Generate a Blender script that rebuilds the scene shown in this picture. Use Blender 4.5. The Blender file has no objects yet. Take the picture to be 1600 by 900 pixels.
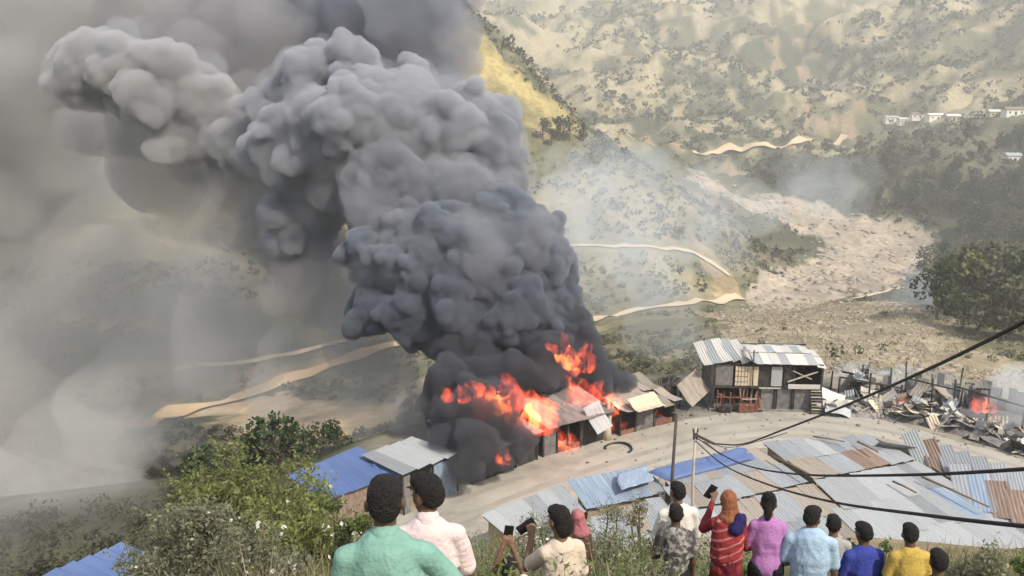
import bpy, bmesh, math, random
import numpy as np
from mathutils import Vector, Matrix

random.seed(7)
rng = np.random.default_rng(7)
sc = bpy.context.scene
COL = sc.collection
R = math.radians

# ------------------------------------------------------------------ camera
EYE = Vector((0.0, 0.0, 22.0))          # road level is z = 0, the camera stands up the slope
FPX = 1331.0                            # focal length in pixels of the 1600 px wide photograph
PITCH = math.atan(292.0 / FPX)
cam = bpy.data.cameras.new('camera')
cam.sensor_width = 36.0
cam.lens = 36.0 * FPX / 1600.0
cam.clip_start = 0.1
cam.clip_end = 12000
camo = bpy.data.objects.new('camera', cam)
COL.objects.link(camo)
camo.location = EYE
camo.rotation_euler = (math.pi / 2 - PITCH, 0, 0)
sc.camera = camo

# ------------------------------------------------------------------ sky and sun
SUN_DIR = Vector((0.47, -0.46, 0.70)).normalized()
elev = math.asin(SUN_DIR.z)
world = bpy.data.worlds.new('World')
sc.world = world
world.use_nodes = True
wn = world.node_tree.nodes
wl = world.node_tree.links
bg = wn['Background']
sky = wn.new('ShaderNodeTexSky')
sky.sky_type = 'NISHITA'
sky.sun_disc = False
sky.sun_elevation = elev
sky.sun_rotation = math.atan2(SUN_DIR.x, SUN_DIR.y)
sky.air_density = 1.0
sky.dust_density = 2.0
wl.new(sky.outputs[0], bg.inputs['Color'])
bg.inputs['Strength'].default_value = 0.13
sun = bpy.data.lights.new('sun', 'SUN')
sun.energy = 5.0
sun.angle = R(0.6)
sun.color = (1.0, 0.90, 0.74)
suno = bpy.data.objects.new('sun', sun)
COL.objects.link(suno)
suno.rotation_euler = (-SUN_DIR).to_track_quat('-Z', 'Y').to_euler()

vs = sc.view_settings
vs.view_transform = 'Standard'
vs.look = 'None'
vs.exposure = 0.66
vs.gamma = 1.0
cy = sc.cycles
cy.use_denoising = True
cy.max_bounces = 8
cy.diffuse_bounces = 2
cy.glossy_bounces = 2
cy.transmission_bounces = 2
cy.volume_bounces = 4
cy.transparent_max_bounces = 48
cy.caustics_reflective = False
cy.caustics_refractive = False
cy.sample_clamp_indirect = 4.0

# ------------------------------------------------------------------ pixel -> place helpers
CP, SP = math.cos(PITCH), math.sin(PITCH)
def ray(px, py):
    u = (px - 800.0) / FPX
    v = -(py - 450.0) / FPX
    return Vector((u, CP + v * SP, -SP + v * CP))
def at(px, py, t):
    return EYE + ray(px, py) * t
def onz(px, py, z):
    d = ray(px, py)
    return EYE + d * ((z - EYE.z) / d.z)

# ------------------------------------------------------------------ object helpers
def link(o, parent=None):
    COL.objects.link(o)
    if parent is not None:
        o.parent = parent
    return o
def tag(o, label=None, cat=None, group=None, kind=None):
    if label: o['label'] = label
    if cat: o['category'] = cat
    if group: o['group'] = group
    if kind: o['kind'] = kind
    return o
def empty(name, loc=(0, 0, 0), rz=0.0, parent=None):
    o = bpy.data.objects.new(name, None)
    o.empty_display_size = 0.3
    o.location = loc
    o.rotation_euler = (0, 0, rz)
    return link(o, parent)
def mesh_np(name, v, f, smooth=False):
    me = bpy.data.meshes.new(name)
    me.from_pydata([tuple(p) for p in v] if not isinstance(v, list) else v, [], f)
    if smooth:
        me.polygons.foreach_set('use_smooth', [True] * len(me.polygons))
    me.update()
    return me
def mesh_quads(name, v, q, smooth=False):
    """fast: v (n,3) array, q (m,k) int array"""
    v = np.asarray(v, dtype=np.float32); q = np.asarray(q, dtype=np.int32)
    me = bpy.data.meshes.new(name)
    me.vertices.add(len(v)); me.vertices.foreach_set('co', v.ravel())
    k = q.shape[1]
    me.loops.add(q.size); me.loops.foreach_set('vertex_index', q.ravel())
    me.polygons.add(len(q))
    me.polygons.foreach_set('loop_start', np.arange(0, q.size, k, dtype=np.int32))
    me.polygons.foreach_set('loop_total', np.full(len(q), k, dtype=np.int32))
    if smooth:
        me.polygons.foreach_set('use_smooth', np.ones(len(q), dtype=bool))
    me.update(calc_edges=True)
    return me
def ob(name, me, mat=None, parent=None, loc=None, rot=None):
    o = bpy.data.objects.new(name, me)
    if mat is not None and not me.materials:
        me.materials.append(mat)
    if loc is not None: o.location = loc
    if rot is not None: o.rotation_euler = rot
    return link(o, parent)

class MB:
    """collects simple solids into one mesh"""
    def __init__(self):
        self.v = []; self.f = []
    def add(self, v, f):
        n = len(self.v)
        self.v += [tuple(p) for p in v]
        self.f += [tuple(i + n for i in q) for q in f]
        return self
    def box(self, c, s, rot=None):
        x, y, z = s[0] / 2, s[1] / 2, s[2] / 2
        v = [Vector(p) for p in ((-x,-y,-z),(x,-y,-z),(x,y,-z),(-x,y,-z),(-x,-y,z),(x,-y,z),(x,y,z),(-x,y,z))]
        if rot is not None:
            m = rot if isinstance(rot, Matrix) else Matrix.Rotation(rot, 3, 'Z')
            v = [m @ p for p in v]
        c = Vector(c)
        return self.add([p + c for p in v], [(0,3,2,1),(4,5,6,7),(0,1,5,4),(1,2,6,5),(2,3,7,6),(3,0,4,7)])
    def bar(self, a, b, w, h=None):
        a = Vector(a); b = Vector(b); h = h or w
        d = (b - a); L = d.length
        if L < 1e-6: return self
        q = d.to_track_quat('Z', 'Y').to_matrix()
        return self.box((a + b) / 2, (w, h, L), q)
    def tube(self, pts, rad, n=7, cap=True):
        pts = [Vector(p) for p in pts]
        if not hasattr(rad, '__len__'): rad = [rad] * len(pts)
        vs_, fs = [], []
        for i, p in enumerate(pts):
            d = (pts[min(i + 1, len(pts) - 1)] - pts[max(i - 1, 0)])
            q = d.to_track_quat('Z', 'Y').to_matrix()
            for k in range(n):
                a = 2 * math.pi * k / n
                vs_.append(p + q @ Vector((math.cos(a) * rad[i], math.sin(a) * rad[i], 0)))
        for i in range(len(pts) - 1):
            for k in range(n):
                fs.append((i*n+k, i*n+(k+1)%n, (i+1)*n+(k+1)%n, (i+1)*n+k))
        if cap:
            fs.append(tuple(range(n - 1, -1, -1)))
            fs.append(tuple((len(pts)-1)*n + k for k in range(n)))
        return self.add(vs_, fs)
    def build(self, name, mat, parent=None, smooth=False, loc=None, rot=None):
        return ob(name, mesh_np(name, self.v, self.f, smooth), mat, parent, loc, rot)

# ------------------------------------------------------------------ numpy noise
def _hash(ix, iy, iz, s):
    h = (ix.astype(np.int64) * 374761393 + iy.astype(np.int64) * 668265263 + iz.astype(np.int64) * 2147483647 + s * 974711) & 0xffffffff
    h = ((h ^ (h >> 13)) * 1274126177) & 0xffffffff
    h = ((h ^ (h >> 16)) * 2246822519) & 0xffffffff
    return ((h ^ (h >> 15)) & 0xffffff) / float(0x1000000)
def vnoise(p, s=0):
    """value noise, p (n,3) -> (n,) in -1..1"""
    i = np.floor(p).astype(np.int64); f = p - i
    u = f * f * f * (f * (f * 6 - 15) + 10)
    out = 0
    for dx in (0, 1):
        wx = u[:, 0] if dx else 1 - u[:, 0]
        for dy in (0, 1):
            wy = u[:, 1] if dy else 1 - u[:, 1]
            for dz in (0, 1):
                wz = u[:, 2] if dz else 1 - u[:, 2]
                out = out + wx * wy * wz * _hash(i[:, 0] + dx, i[:, 1] + dy, i[:, 2] + dz, s)
    return out * 2 - 1
def fbm(p, octv=4, s=0, gain=0.5):
    p = np.asarray(p, dtype=float)
    a, t = 1.0, 0.0
    for o in range(octv):
        t = t + a * vnoise(p * (2.03 ** o) + 17.3 * o, s + o)
        a *= gain
    return t
def worley(p, s=0):
    p = np.asarray(p, dtype=float)
    i = np.floor(p).astype(np.int64); f = p - i
    best = np.full(len(p), 9.0)
    for dx in (-1, 0, 1):
        for dy in (-1, 0, 1):
            for dz in (-1, 0, 1):
                a, b, c = i[:, 0] + dx, i[:, 1] + dy, i[:, 2] + dz
                d = ((dx + _hash(a, b, c, s) - f[:, 0]) ** 2 + (dy + _hash(a, b, c, s + 11) - f[:, 1]) ** 2
                     + (dz + _hash(a, b, c, s + 23) - f[:, 2]) ** 2)
                best = np.minimum(best, d)
    return np.sqrt(best)
def sstep(x, a, b):
    t = np.clip((x - a) / (b - a), 0, 1)
    return t * t * (3 - 2 * t)

# ------------------------------------------------------------------ materials
def nodes_of(name):
    m = bpy.data.materials.new(name)
    m.use_nodes = True
    return m, m.node_tree.nodes, m.node_tree.links
def surf(name, c1, c2=None, scale=6.0, rough=0.8, bump=0.0, bscale=None, metal=0.0, rnd=0.0, detail=6.0, coord='Object', spec=0.3, stain=None, stain_at=(0.55, 0.7), stain_scale=None, stretch=None):
    """procedural surface: two tones by noise, optional third stain tone, bump, per-object brightness"""
    m, n, l = nodes_of(name)
    b = n['Principled BSDF']
    b.inputs['Roughness'].default_value = rough
    b.inputs['Metallic'].default_value = metal
    b.inputs['Specular IOR Level'].default_value = spec
    tc = n.new('ShaderNodeTexCoord')
    src = tc.outputs[coord]
    if stretch:
        mp = n.new('ShaderNodeMapping'); mp.inputs['Scale'].default_value = stretch
        l.new(src, mp.inputs['Vector']); src = mp.outputs[0]
    nz = n.new('ShaderNodeTexNoise')
    nz.inputs['Scale'].default_value = scale
    nz.inputs['Detail'].default_value = detail
    nz.inputs['Roughness'].default_value = 0.65
    l.new(src, nz.inputs['Vector'])
    ramp = n.new('ShaderNodeValToRGB')
    ramp.color_ramp.elements[0].position = 0.32
    ramp.color_ramp.elements[1].position = 0.68
    ramp.color_ramp.elements[0].color = (*c1, 1)
    ramp.color_ramp.elements[1].color = (*(c2 or c1), 1)
    l.new(nz.outputs['Fac'], ramp.inputs['Fac'])
    col = ramp.outputs['Color']
    if stain:
        n2 = n.new('ShaderNodeTexNoise')
        n2.inputs['Scale'].default_value = stain_scale or scale * 0.37
        n2.inputs['Detail'].default_value = 8
        n2.inputs['Roughness'].default_value = 0.7
        l.new(src, n2.inputs['Vector'])
        mr = n.new('ShaderNodeMapRange')
        mr.inputs['From Min'].default_value = stain_at[0]
        mr.inputs['From Max'].default_value = stain_at[1]
        l.new(n2.outputs['Fac'], mr.inputs['Value'])
        mx = n.new('ShaderNodeMix'); mx.data_type = 'RGBA'
        l.new(mr.outputs[0], mx.inputs['Factor'])
        l.new(col, mx.inputs['A']); mx.inputs['B'].default_value = (*stain, 1)
        col = mx.outputs['Result']
    if rnd > 0:
        oi = n.new('ShaderNodeObjectInfo')
        mr = n.new('ShaderNodeMapRange')
        mr.inputs['To Min'].default_value = 1 - rnd
        mr.inputs['To Max'].default_value = 1 + rnd
        l.new(oi.outputs['Random'], mr.inputs['Value'])
        hs = n.new('ShaderNodeHueSaturation')
        l.new(mr.outputs[0], hs.inputs['Value'])
        l.new(col, hs.inputs['Color'])
        col = hs.outputs['Color']
    l.new(col, b.inputs['Base Color'])
    if bump > 0:
        bz = n.new('ShaderNodeTexNoise')
        bz.inputs['Scale'].default_value = bscale or scale * 3
        bz.inputs['Detail'].default_value = 6
        l.new(src, bz.inputs['Vector'])
        bp = n.new('ShaderNodeBump')
        bp.inputs['Strength'].default_value = bump
        bp.inputs['Distance'].default_value = 0.05
        l.new(bz.outputs['Fac'], bp.inputs['Height'])
        l.new(bp.outputs[0], b.inputs['Normal'])
    return m
def volume(name, color, density, aniso=0.0, emission=None, estr=0.0, absorb=(0, 0, 0)):
    m, n, l = nodes_of(name)
    n.remove(n['Principled BSDF'])
    v = n.new('ShaderNodeVolumePrincipled')
    v.inputs['Color'].default_value = (*color, 1)
    v.inputs['Density'].default_value = density
    v.inputs['Density Attribute'].default_value = ''
    v.inputs['Temperature Attribute'].default_value = ''
    v.inputs['Color Attribute'].default_value = ''
    v.inputs['Anisotropy'].default_value = aniso
    v.inputs['Absorption Color'].default_value = (*absorb, 1)
    if emission:
        v.inputs['Emission Color'].default_value = (*emission, 1)
        v.inputs['Emission Strength'].default_value = estr
    l.new(v.outputs[0], n['Material Output'].inputs['Volume'])
    return m
# ================================================================== the terrain
# ---- road bench: an arc round the spur of the hill, level z = 0
ROADC = np.array([(-32, 22), (-20, 28), (-12, 33.5), (-6, 39), (-0.8, 44.3), (4, 48.1), (8.3, 51.1), (13.3, 54), (18.4, 55.3), (22.1, 54.8), (25.6, 52.8), (28.2, 50.4), (30.2, 47.6), (32.5, 44), (35.5, 38.5), (40, 30), (46, 20)], dtype=float)
def catmull(P, n=8):
    P = np.asarray(P, float)
    Q = np.vstack([2 * P[0] - P[1], P, 2 * P[-1] - P[-2]])
    out = []
    for i in range(1, len(Q) - 2):
        for k in range(n):
            t = k / n
            a, b, c, d = Q[i - 1], Q[i], Q[i + 1], Q[i + 2]
            out.append(0.5 * (2 * b + (c - a) * t + (2 * a - 5 * b + 4 * c - d) * t * t + (3 * b - a - 3 * c + d) * t ** 3))
    out.append(P[-1])
    return np.array(out)
ROADP = catmull(ROADC, 6)
def road_s(x, y):
    """signed distance to the road's middle line: + on the valley side, - on the camera's side"""
    best = np.full(len(x), 1e9); sg = np.ones(len(x))
    for i in range(len(ROADP) - 1):
        a, b = ROADP[i], ROADP[i + 1]
        d = b - a; L2 = d @ d
        t = np.clip(((x - a[0]) * d[0] + (y - a[1]) * d[1]) / L2, 0, 1)
        qx, qy = x - (a[0] + t * d[0]), y - (a[1] + t * d[1])
        dist = np.hypot(qx, qy)
        s = np.where(d[0] * qy - d[1] * qx > 0, 1.0, -1.0)
        m = dist < best
        best = np.where(m, dist, best); sg = np.where(m, s, sg)
    return best * sg

# ---- where the onlookers stand (head pixel x, y, depth, height): the slope passes under their feet
STAND = {'teal': (600,802,3.7,1.70), 'pink': (668,784,4.6,1.66), 'cream': (880,822,6.2,1.60), 'phone': (797,900,7.2,1.5), 'pinkhead': (905,816,9.6,1.5),
 'white': (1062,775,9.4,1.68), 'boy': (1057,810,8.5,1.52), 'scarf': (1140,790,8.5,1.58), 'purple': (1203,794,8.5,1.60), 'sky': (1270,816,8.4,1.70),
 'grey': (1305,826,9.2,1.58), 'blue': (1355,840,8.5,1.62), 'yellow': (1427,842,8.3,1.58), 'dark': (1471,886,7.0,1.5)}
FEET = {}
for k_, (px_, py_, t_, H_) in STAND.items():
    p_ = at(px_, py_, t_)
    FEET[k_] = Vector((p_.x, p_.y, p_.z - 0.93 * H_))
# ---- far country: heights from sighted points (pixel x, pixel y, depth in metres)
SIGHT = [
 (-400,760,100),(-400,520,200),(-400,250,330),(-400,0,450),(-400,-200,560),
 (0,800,85),(0,700,112),(0,600,150),(0,450,225),(0,300,300),(0,158,360),(0,0,430),(0,-200,540),
 (200,760,95),(200,700,118),(270,650,160),(300,560,200),(300,400,262),(300,250,322),(300,100,380),(300,0,420),(300,-200,520),
 (450,720,92),(470,640,140),(450,595,185),(610,540,215),(560,505,232),(600,400,272),(600,250,322),(600,100,372),(600,0,412),(600,-150,470),
 (760,620,120),(800,560,170),(930,500,245),(1150,468,270),(900,440,262),(880,385,276),(1070,392,282),(1010,330,300),(900,290,312),
 (920,560,120),(950,250,330),(860,200,345),(800,130,362),(760,60,378),(700,0,402),(640,-120,450),(920,218,342),(1000,245,335),(1075,285,322),
 (1160,430,288),
 (1000,570,108),(1000,530,170),(1120,520,165),(1200,520,140),(1300,565,88),(1400,545,100),(1500,590,78),(1600,610,68),(1750,640,60),
 (1300,500,185),(1450,500,165),(1280,455,285),(1200,420,330),(1400,430,290),(1460,385,390),(1330,335,440),(1160,292,520),(1085,272,580),(1210,345,425),
 (1600,505,180),(1560,445,262),(1600,400,305),(1520,372,380),(1600,330,362),(1550,280,425),(1500,230,475),(1450,196,525),(1600,187,505),(1350,262,505),
 (1220,268,570),(1200,226,650),(1350,206,610),(1800,420,240),(1800,250,400),(1800,150,480),(2000,200,420),(2000,500,160),
 (1100,240,700),(1000,235,720),(930,185,800),(850,80,1000),(800,30,1150),(760,4,1350),(1000,100,900),(1000,0,1150),(1000,-150,1500),
 (1200,150,810),(1200,50,960),(1200,0,1060),(1200,-150,1380),(1400,150,710),(1400,50,860),(1400,0,940),(1400,-150,1250),
 (1600,150,610),(1600,60,730),(1600,0,810),(1600,-150,1100),(1850,60,660),(1850,-100,900),(760,-60,1700),(500,-100,1600),
 (2300,100,500),(2300,-100,700),
]
_C = [at(*s) for s in SIGHT]
# behind the crest of the yellow spur the ground drops to the side valley
for s in ((920,218,342),(1000,245,335),(860,200,345),(800,130,362),(760,60,378),(700,0,402)):
    p = at(*s)
    _C.append(Vector((p.x + 45, p.y + 110, min(p.z - 30, -5))))
for p in ((-60,20,-6),(-90,60,-22),(70,60,-8),(90,30,2),(-45,62,-9),(-25,68,-8),(0,76,-5),(20,82,-5),(45,72,-4)):
    _C.append(Vector(p))
_C = np.array([tuple(p) for p in _C])
_S = 100.0
def _phi(r):
    return r                                            # biharmonic-like, no overshoot
_D = np.hypot(_C[:, None, 0] - _C[None, :, 0], _C[:, None, 1] - _C[None, :, 1]) / _S
_n = len(_C)
_A = np.zeros((_n + 3, _n + 3)); _A[:_n, :_n] = _phi(_D) - 0.01 * np.eye(_n)
_A[:_n, _n] = 1; _A[:_n, _n + 1] = _C[:, 0] / _S; _A[:_n, _n + 2] = _C[:, 1] / _S
_A[_n:, :_n] = _A[:_n, _n:].T
_W = np.linalg.solve(_A, np.concatenate([_C[:, 2], np.zeros(3)]))
def h_far(x, y):
    out = np.empty(len(x))
    for k in range(0, len(x), 20000):
        xx, yy = x[k:k + 20000], y[k:k + 20000]
        r = np.sqrt((xx[:, None] - _C[None, :, 0]) ** 2 + (yy[:, None] - _C[None, :, 1]) ** 2 + 20.0) / _S
        out[k:k + 20000] = _phi(r) @ _W[:_n] + _W[_n] + _W[_n + 1] * xx / _S + _W[_n + 2] * yy / _S
    return out
def height(x, y):
    x = np.asarray(x, float); y = np.asarray(y, float)
    s = road_s(x, y)
    r = np.hypot(x, y)
    p = np.stack([x, y, np.zeros_like(x)], 1)
    # near hill: a slope that drops from the camera's feet to the bench
    hill = 20.4 - 0.503 * y
    hill = np.where(y < 0, 20.4 - 0.42 * y, hill) + 0.25 * fbm(p * 0.22, 3, 5) * sstep(r, 9, 16)
    sw, sd = 0.12, 0.0
    for f in FEET.values():
        w_ = np.exp(-((x - f.x) ** 2 + (y - f.y) ** 2) / (2 * 0.5 ** 2))
        sw = sw + w_; sd = sd + w_ * (f.z - (20.4 - 0.503 * f.y)) * 1.12
    hill = hill + sd / sw
    hill = hill - 0.9 * np.maximum(0, -x - 0.40 * np.maximum(y, 0) - 0.6)      # the slope turns away on the left
    rise = sstep(-s, 12.0, 20.0)
    zb = -11.0 * sstep(-x, 9.0, 34.0)                    # the road runs downhill to the left
    near = zb + np.maximum(hill - zb, 0) * rise - 0.02
    far = h_far(x, y)
    amp = np.clip(r * 0.022, 0.4, 17)
    rid = fbm(p / 95.0, 5, 40, 0.55)
    far = far + amp * rid * 0.9 + np.clip(r * 0.004, 0, 3.0) * fbm(p / 18.0, 3, 60)
    far = far + sstep(r, 450, 800) * 34 * (0.35 - np.abs(fbm(p / 210.0, 3, 71)))
    far = far + sstep(r, 300, 600) * 5.5 * fbm(p / 38.0, 4, 81)
    far = np.where(far > 200, 200 + 60 * np.tanh((far - 200) / 60), far)
    w = sstep(s, 9.5, 26.0)
    return near * (1 - w) + far * w
def hz(x, y):
    return float(height(np.array([x]), np.array([y]))[0])
def hit(px, py, t0=20.0, t1=2600.0):
    """where the sight line through a pixel first meets the terrain"""
    d = ray(px, py)
    t = np.concatenate([np.linspace(t0, 400, 190), np.linspace(404, t1, 150)])
    x, y, z = EYE.x + d.x * t, EYE.y + d.y * t, EYE.z + d.z * t
    g = z - height(x, y)
    k = np.argmax(g < 0)
    if g[k] >= 0: k = len(t) - 1
    a, b = (t[k - 1], t[k]) if k > 0 else (t[0], t[0])
    for _ in range(2):
        t = np.linspace(a, b, 12)
        g = EYE.z + d.z * t - height(EYE.x + d.x * t, EYE.y + d.y * t)
        k = max(1, int(np.argmax(g < 0))) if (g < 0).any() else 11
        a, b = t[k - 1], t[k]
    p = EYE + d * b
    return Vector((p.x, p.y, p.z))

def in_poly(x, y, poly):
    c = np.zeros(len(x), bool); n = len(poly)
    for i in range(n):
        x1, y1 = poly[i][0], poly[i][1]; x2, y2 = poly[i - 1][0], poly[i - 1][1]
        m = ((y1 > y) != (y2 > y)) & (x < (x2 - x1) * (y - y1) / (y2 - y1 + 1e-12) + x1)
        c ^= m
    return c
RIVER = [hit(*q) for q in ((1062,262),(1085,285),(1120,312),(1180,335),(1240,362),(1290,392),(1230,420),(1185,452),(1150,470),(1210,488),(1330,470),(1400,452),(1462,392),(1450,368),(1390,352),(1330,335),(1270,315),(1200,302),(1130,285))]
SCARP = [hit(*q) for q in ((1075,365),(1105,385),(1150,440),(1162,466),(1125,468),(1100,430),(1085,400))]
RUBBLE = [hit(*q) for q in ((1110,486),(1150,478),(1200,472),(1300,470),(1420,476),(1520,540),(1600,578),(1600,630),(1450,610),(1300,596),(1200,575),(1130,545))]
TERRACE = [hit(*q) for q in ((1240,240),(1400,215),(1600,200),(1600,330),(1420,330),(1330,290))]
SUNLIT_SPUR = [hit(*q) for q in ((700,20),(770,70),(830,140),(925,212),(900,225),(820,215),(760,170),(700,90))]
LOWDIRT = [hit(*q) for q in ((275,652),(340,640),(430,620),(540,628),(640,640),(600,672),(480,676),(380,668),(300,668))]

# polar sheet round the viewer, fine in front, reaching the horizon
ang = np.concatenate([np.linspace(-180, -62, 44, endpoint=False), np.linspace(-62, -44, 60, endpoint=False), np.linspace(-44, 44, 500, endpoint=False), np.linspace(44, 62, 60, endpoint=False), np.linspace(62, 180, 44)])
rad = np.concatenate([np.linspace(0.6, 70, 190, endpoint=False), 70 * (1700 / 70) ** np.linspace(0, 1, 330, endpoint=False), np.linspace(1700, 6000, 24)])
A_, R_ = np.meshgrid(np.radians(ang), rad)
gx, gy = (R_ * np.sin(A_)).ravel(), (R_ * np.cos(A_)).ravel()
rr = np.minimum(np.hypot(gx, gy), 1900.0) / np.hypot(gx, gy)
gz = height(gx * rr, gy * rr)
# terraced fields on the right-hand hill
tm = in_poly(gx, gy, [(p.x, p.y) for p in TERRACE])
stp = 3.2
q = gz / stp; fq = q - np.floor(q)
gz = np.where(tm, stp * (np.floor(q) + sstep(fq, 0.55, 1.0)), gz)
nA, nR = len(ang), len(rad)
ii = np.arange(nR - 1)[:, None] * nA + np.arange(nA - 1)[None, :]
quads = np.stack([ii, ii + 1, ii + nA + 1, ii + nA], -1).reshape(-1, 4)[:, ::-1]
GZ = gz.reshape(nR, nA)
def height(x, y):
    """the finished sheet's own height"""
    x = np.asarray(x, float); y = np.asarray(y, float)
    ia = np.interp(np.degrees(np.arctan2(x, y)), ang, np.arange(nA)); ir = np.interp(np.hypot(x, y), rad, np.arange(nR))
    a0 = np.minimum(ia.astype(int), nA - 2); r0 = np.minimum(ir.astype(int), nR - 2)
    fa, fr = ia - a0, ir - r0
    return (GZ[r0, a0] * (1 - fa) + GZ[r0, a0 + 1] * fa) * (1 - fr) + (GZ[r0 + 1, a0] * (1 - fa) + GZ[r0 + 1, a0 + 1] * fa) * fr
me = mesh_quads('terrain', np.stack([gx, gy, gz], 1), quads, True)
# ---- what grows or lies on each piece of ground, some sunlight put into the colour
P3 = np.stack([gx, gy, np.zeros_like(gx)], 1)
S = road_s(gx, gy)
rr0 = np.hypot(gx, gy)
n1, n2, n3 = fbm(P3 / 60, 5, 101), fbm(P3 / 14, 4, 202), fbm(P3 / 150, 4, 303)
def lerp(a, b, t): return a + (b - a) * np.asarray(t)[:, None]
grass = np.array((0.125, 0.122, 0.070)); dry = np.array((0.27, 0.235, 0.15)); scrub = np.array((0.062, 0.072, 0.045))
soil = np.array((0.36, 0.26, 0.165)); pale = np.array((0.42, 0.355, 0.285)); bench = np.array((0.27, 0.25, 0.21)); sunlit_gold = np.array((0.40, 0.32, 0.14))
col = lerp(np.tile(grass, (len(gx), 1)), dry, sstep(n1 + 0.5 * n2, -0.25, 0.75))
col = lerp(col, scrub, sstep(n3 - 0.55 * n2, 0.05, 0.8) * 0.75)
col = lerp(col, soil, sstep(n2 - n1, 0.85, 1.4) * 0.7)
fw = sstep(gx, 60, 150) * sstep(rr0, 150, 260) * (1 - sstep(rr0, 540, 640))
col = lerp(col, scrub * 0.85, fw * 0.9)
col = lerp(col, grass * 0.9 + 0.02, tm * (0.5 + 0.4 * np.clip(n2, -1, 1)))
def zone(poly, c, amt, jit=6.0):
    global col
    jx, jy = gx + jit * n2, gy + jit * n1
    col = lerp(col, c, in_poly(jx, jy, [(p.x, p.y) for p in poly]) * amt)
n4 = fbm(np.stack([(gx + gy) / 26, (gy - gx) / 5.5, gx * 0], 1), 4, 909)
zone(RIVER, pale * 0.92, 0.6 + 0.35 * sstep(n2, -0.5, 0.2), 9)
zone(RIVER, np.array((0.25, 0.225, 0.185)), 0.65 * sstep(n4, 0.05, 0.75), 9)
zone(SCARP, np.array((0.46, 0.33, 0.20)), 0.35 + 0.5 * sstep(n2, -0.4, 0.5), 4)
zone(RUBBLE, np.array((0.33, 0.28, 0.205)), 0.6 + 0.4 * sstep(n2, -0.5, 0.4), 5)
zone(SUNLIT_SPUR, sunlit_gold, 0.35 + 0.6 * sstep(n2 + 0.5 * n1, -0.6, 0.5), 14)  # warm sunlight on the spur's grass, put into the ground colour
zone(LOWDIRT, np.array((0.46, 0.35, 0.24)), 0.3 + 0.5 * sstep(n2, -0.5, 0.4), 6)
col = lerp(col, bench, (1 - sstep(np.abs(S), 11, 16)) * (rr0 < 90) * sstep(gx, -16, -6))
col = lerp(col, scrub * 0.9, (1 - sstep(gx, -14, -8)) * (rr0 < 95) * (0.75 + 0.2 * np.clip(n2, -1, 1)))
col = lerp(col, np.array((0.36, 0.31, 0.20)), sstep(rr0, 560, 700) * sstep(n1 + 0.7 * n2, -0.3, 0.5) * 0.75)  # far mountain's ground colour lightened to stand for sun on it
burn = sstep(S + 1.5 * n2, 3.0, 5.5) * (1 - sstep(S + 2 * n2, 11, 17)) * (rr0 < 90) * sstep(gx, -5, 0)
col = lerp(col, np.array((0.085, 0.08, 0.075)), burn * 0.8)
ca = me.color_attributes.new('ground', 'FLOAT_COLOR', 'POINT')
ca.data.foreach_set('color', np.concatenate([np.clip(col, 0.01, 1), np.ones((len(gx), 1))], 1).astype(np.float32).ravel())
m, n, l = nodes_of('ground_cover')
b = n['Principled BSDF']; b.inputs['Roughness'].default_value = 0.95; b.inputs['Specular IOR Level'].default_value = 0.1
va = n.new('ShaderNodeVertexColor'); va.layer_name = 'ground'
tc = n.new('ShaderNodeTexCoord')
nz1 = n.new('ShaderNodeTexNoise'); nz1.inputs['Scale'].default_value = 0.35; nz1.inputs['Detail'].default_value = 10; nz1.inputs['Roughness'].default_value = 0.75
l.new(tc.outputs['Object'], nz1.inputs['Vector'])
mr = n.new('ShaderNodeMapRange'); mr.inputs['From Min'].default_value = 0.3; mr.inputs['From Max'].default_value = 0.7
mr.inputs['To Min'].default_value = 0.55; mr.inputs['To Max'].default_value = 1.4
l.new(nz1.outputs['Fac'], mr.inputs['Value'])
hs = n.new('ShaderNodeHueSaturation'); l.new(mr.outputs[0], hs.inputs['Value']); l.new(va.outputs['Color'], hs.inputs['Color'])
l.new(hs.outputs['Color'], b.inputs['Base Color'])
bp = n.new('ShaderNodeBump'); bp.inputs['Strength'].default_value = 0.6; bp.inputs['Distance'].default_value = 0.4
l.new(nz1.outputs['Fac'], bp.inputs['Height']); l.new(bp.outputs[0], b.inputs['Normal'])
terrain = ob('terrain', me, m)
tag(terrain, 'steep hillsides and valley floor with dry grass and bare soil', None, None, 'structure')
TRACKS = []
def ribbon(name, pts, width, mat, lift=0.25, label=None):
    """a road laid on the terrain along world points"""
    P = catmull(np.array([(p[0], p[1]) for p in pts]), 14)
    TRACKS.append(P)
    d = np.gradient(P, axis=0); d /= np.linalg.norm(d, axis=1)[:, None] + 1e-9
    nrm = np.stack([-d[:, 1], d[:, 0]], 1)
    k = 5
    offs = np.linspace(-0.5, 0.5, k)
    w = np.full(len(P), width) * (1 + 0.25 * fbm(np.stack([P[:, 0], P[:, 1], P[:, 0] * 0], 1) / 7.0, 3, 9))
    V = np.concatenate([P + nrm * (o * w)[:, None] for o in offs])
    zc = height(P[:, 0], P[:, 1])
    z = np.concatenate([np.maximum(height(P[:, 0] + nrm[:, 0] * o * w, P[:, 1] + nrm[:, 1] * o * w), zc - 0.3) + lift for o in offs])
    nP = len(P)
    Q = [(j * nP + i, j * nP + i + 1, (j + 1) * nP + i + 1, (j + 1) * nP + i) for j in range(k - 1) for i in range(nP - 1)]
    o = ob(name, mesh_quads(name, np.column_stack([V, z]), Q, True), mat)
    tag(o, label, None, None, 'structure')
    return o
M_ochre = surf('ochre_earth', (0.56, 0.38, 0.21), (0.64, 0.46, 0.28), 0.25, 0.95, 0.3, 1.2)
M_dirt = surf('bare_earth', (0.50, 0.38, 0.25), (0.58, 0.47, 0.34), 0.25, 0.95, 0.3, 1.2)
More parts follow.
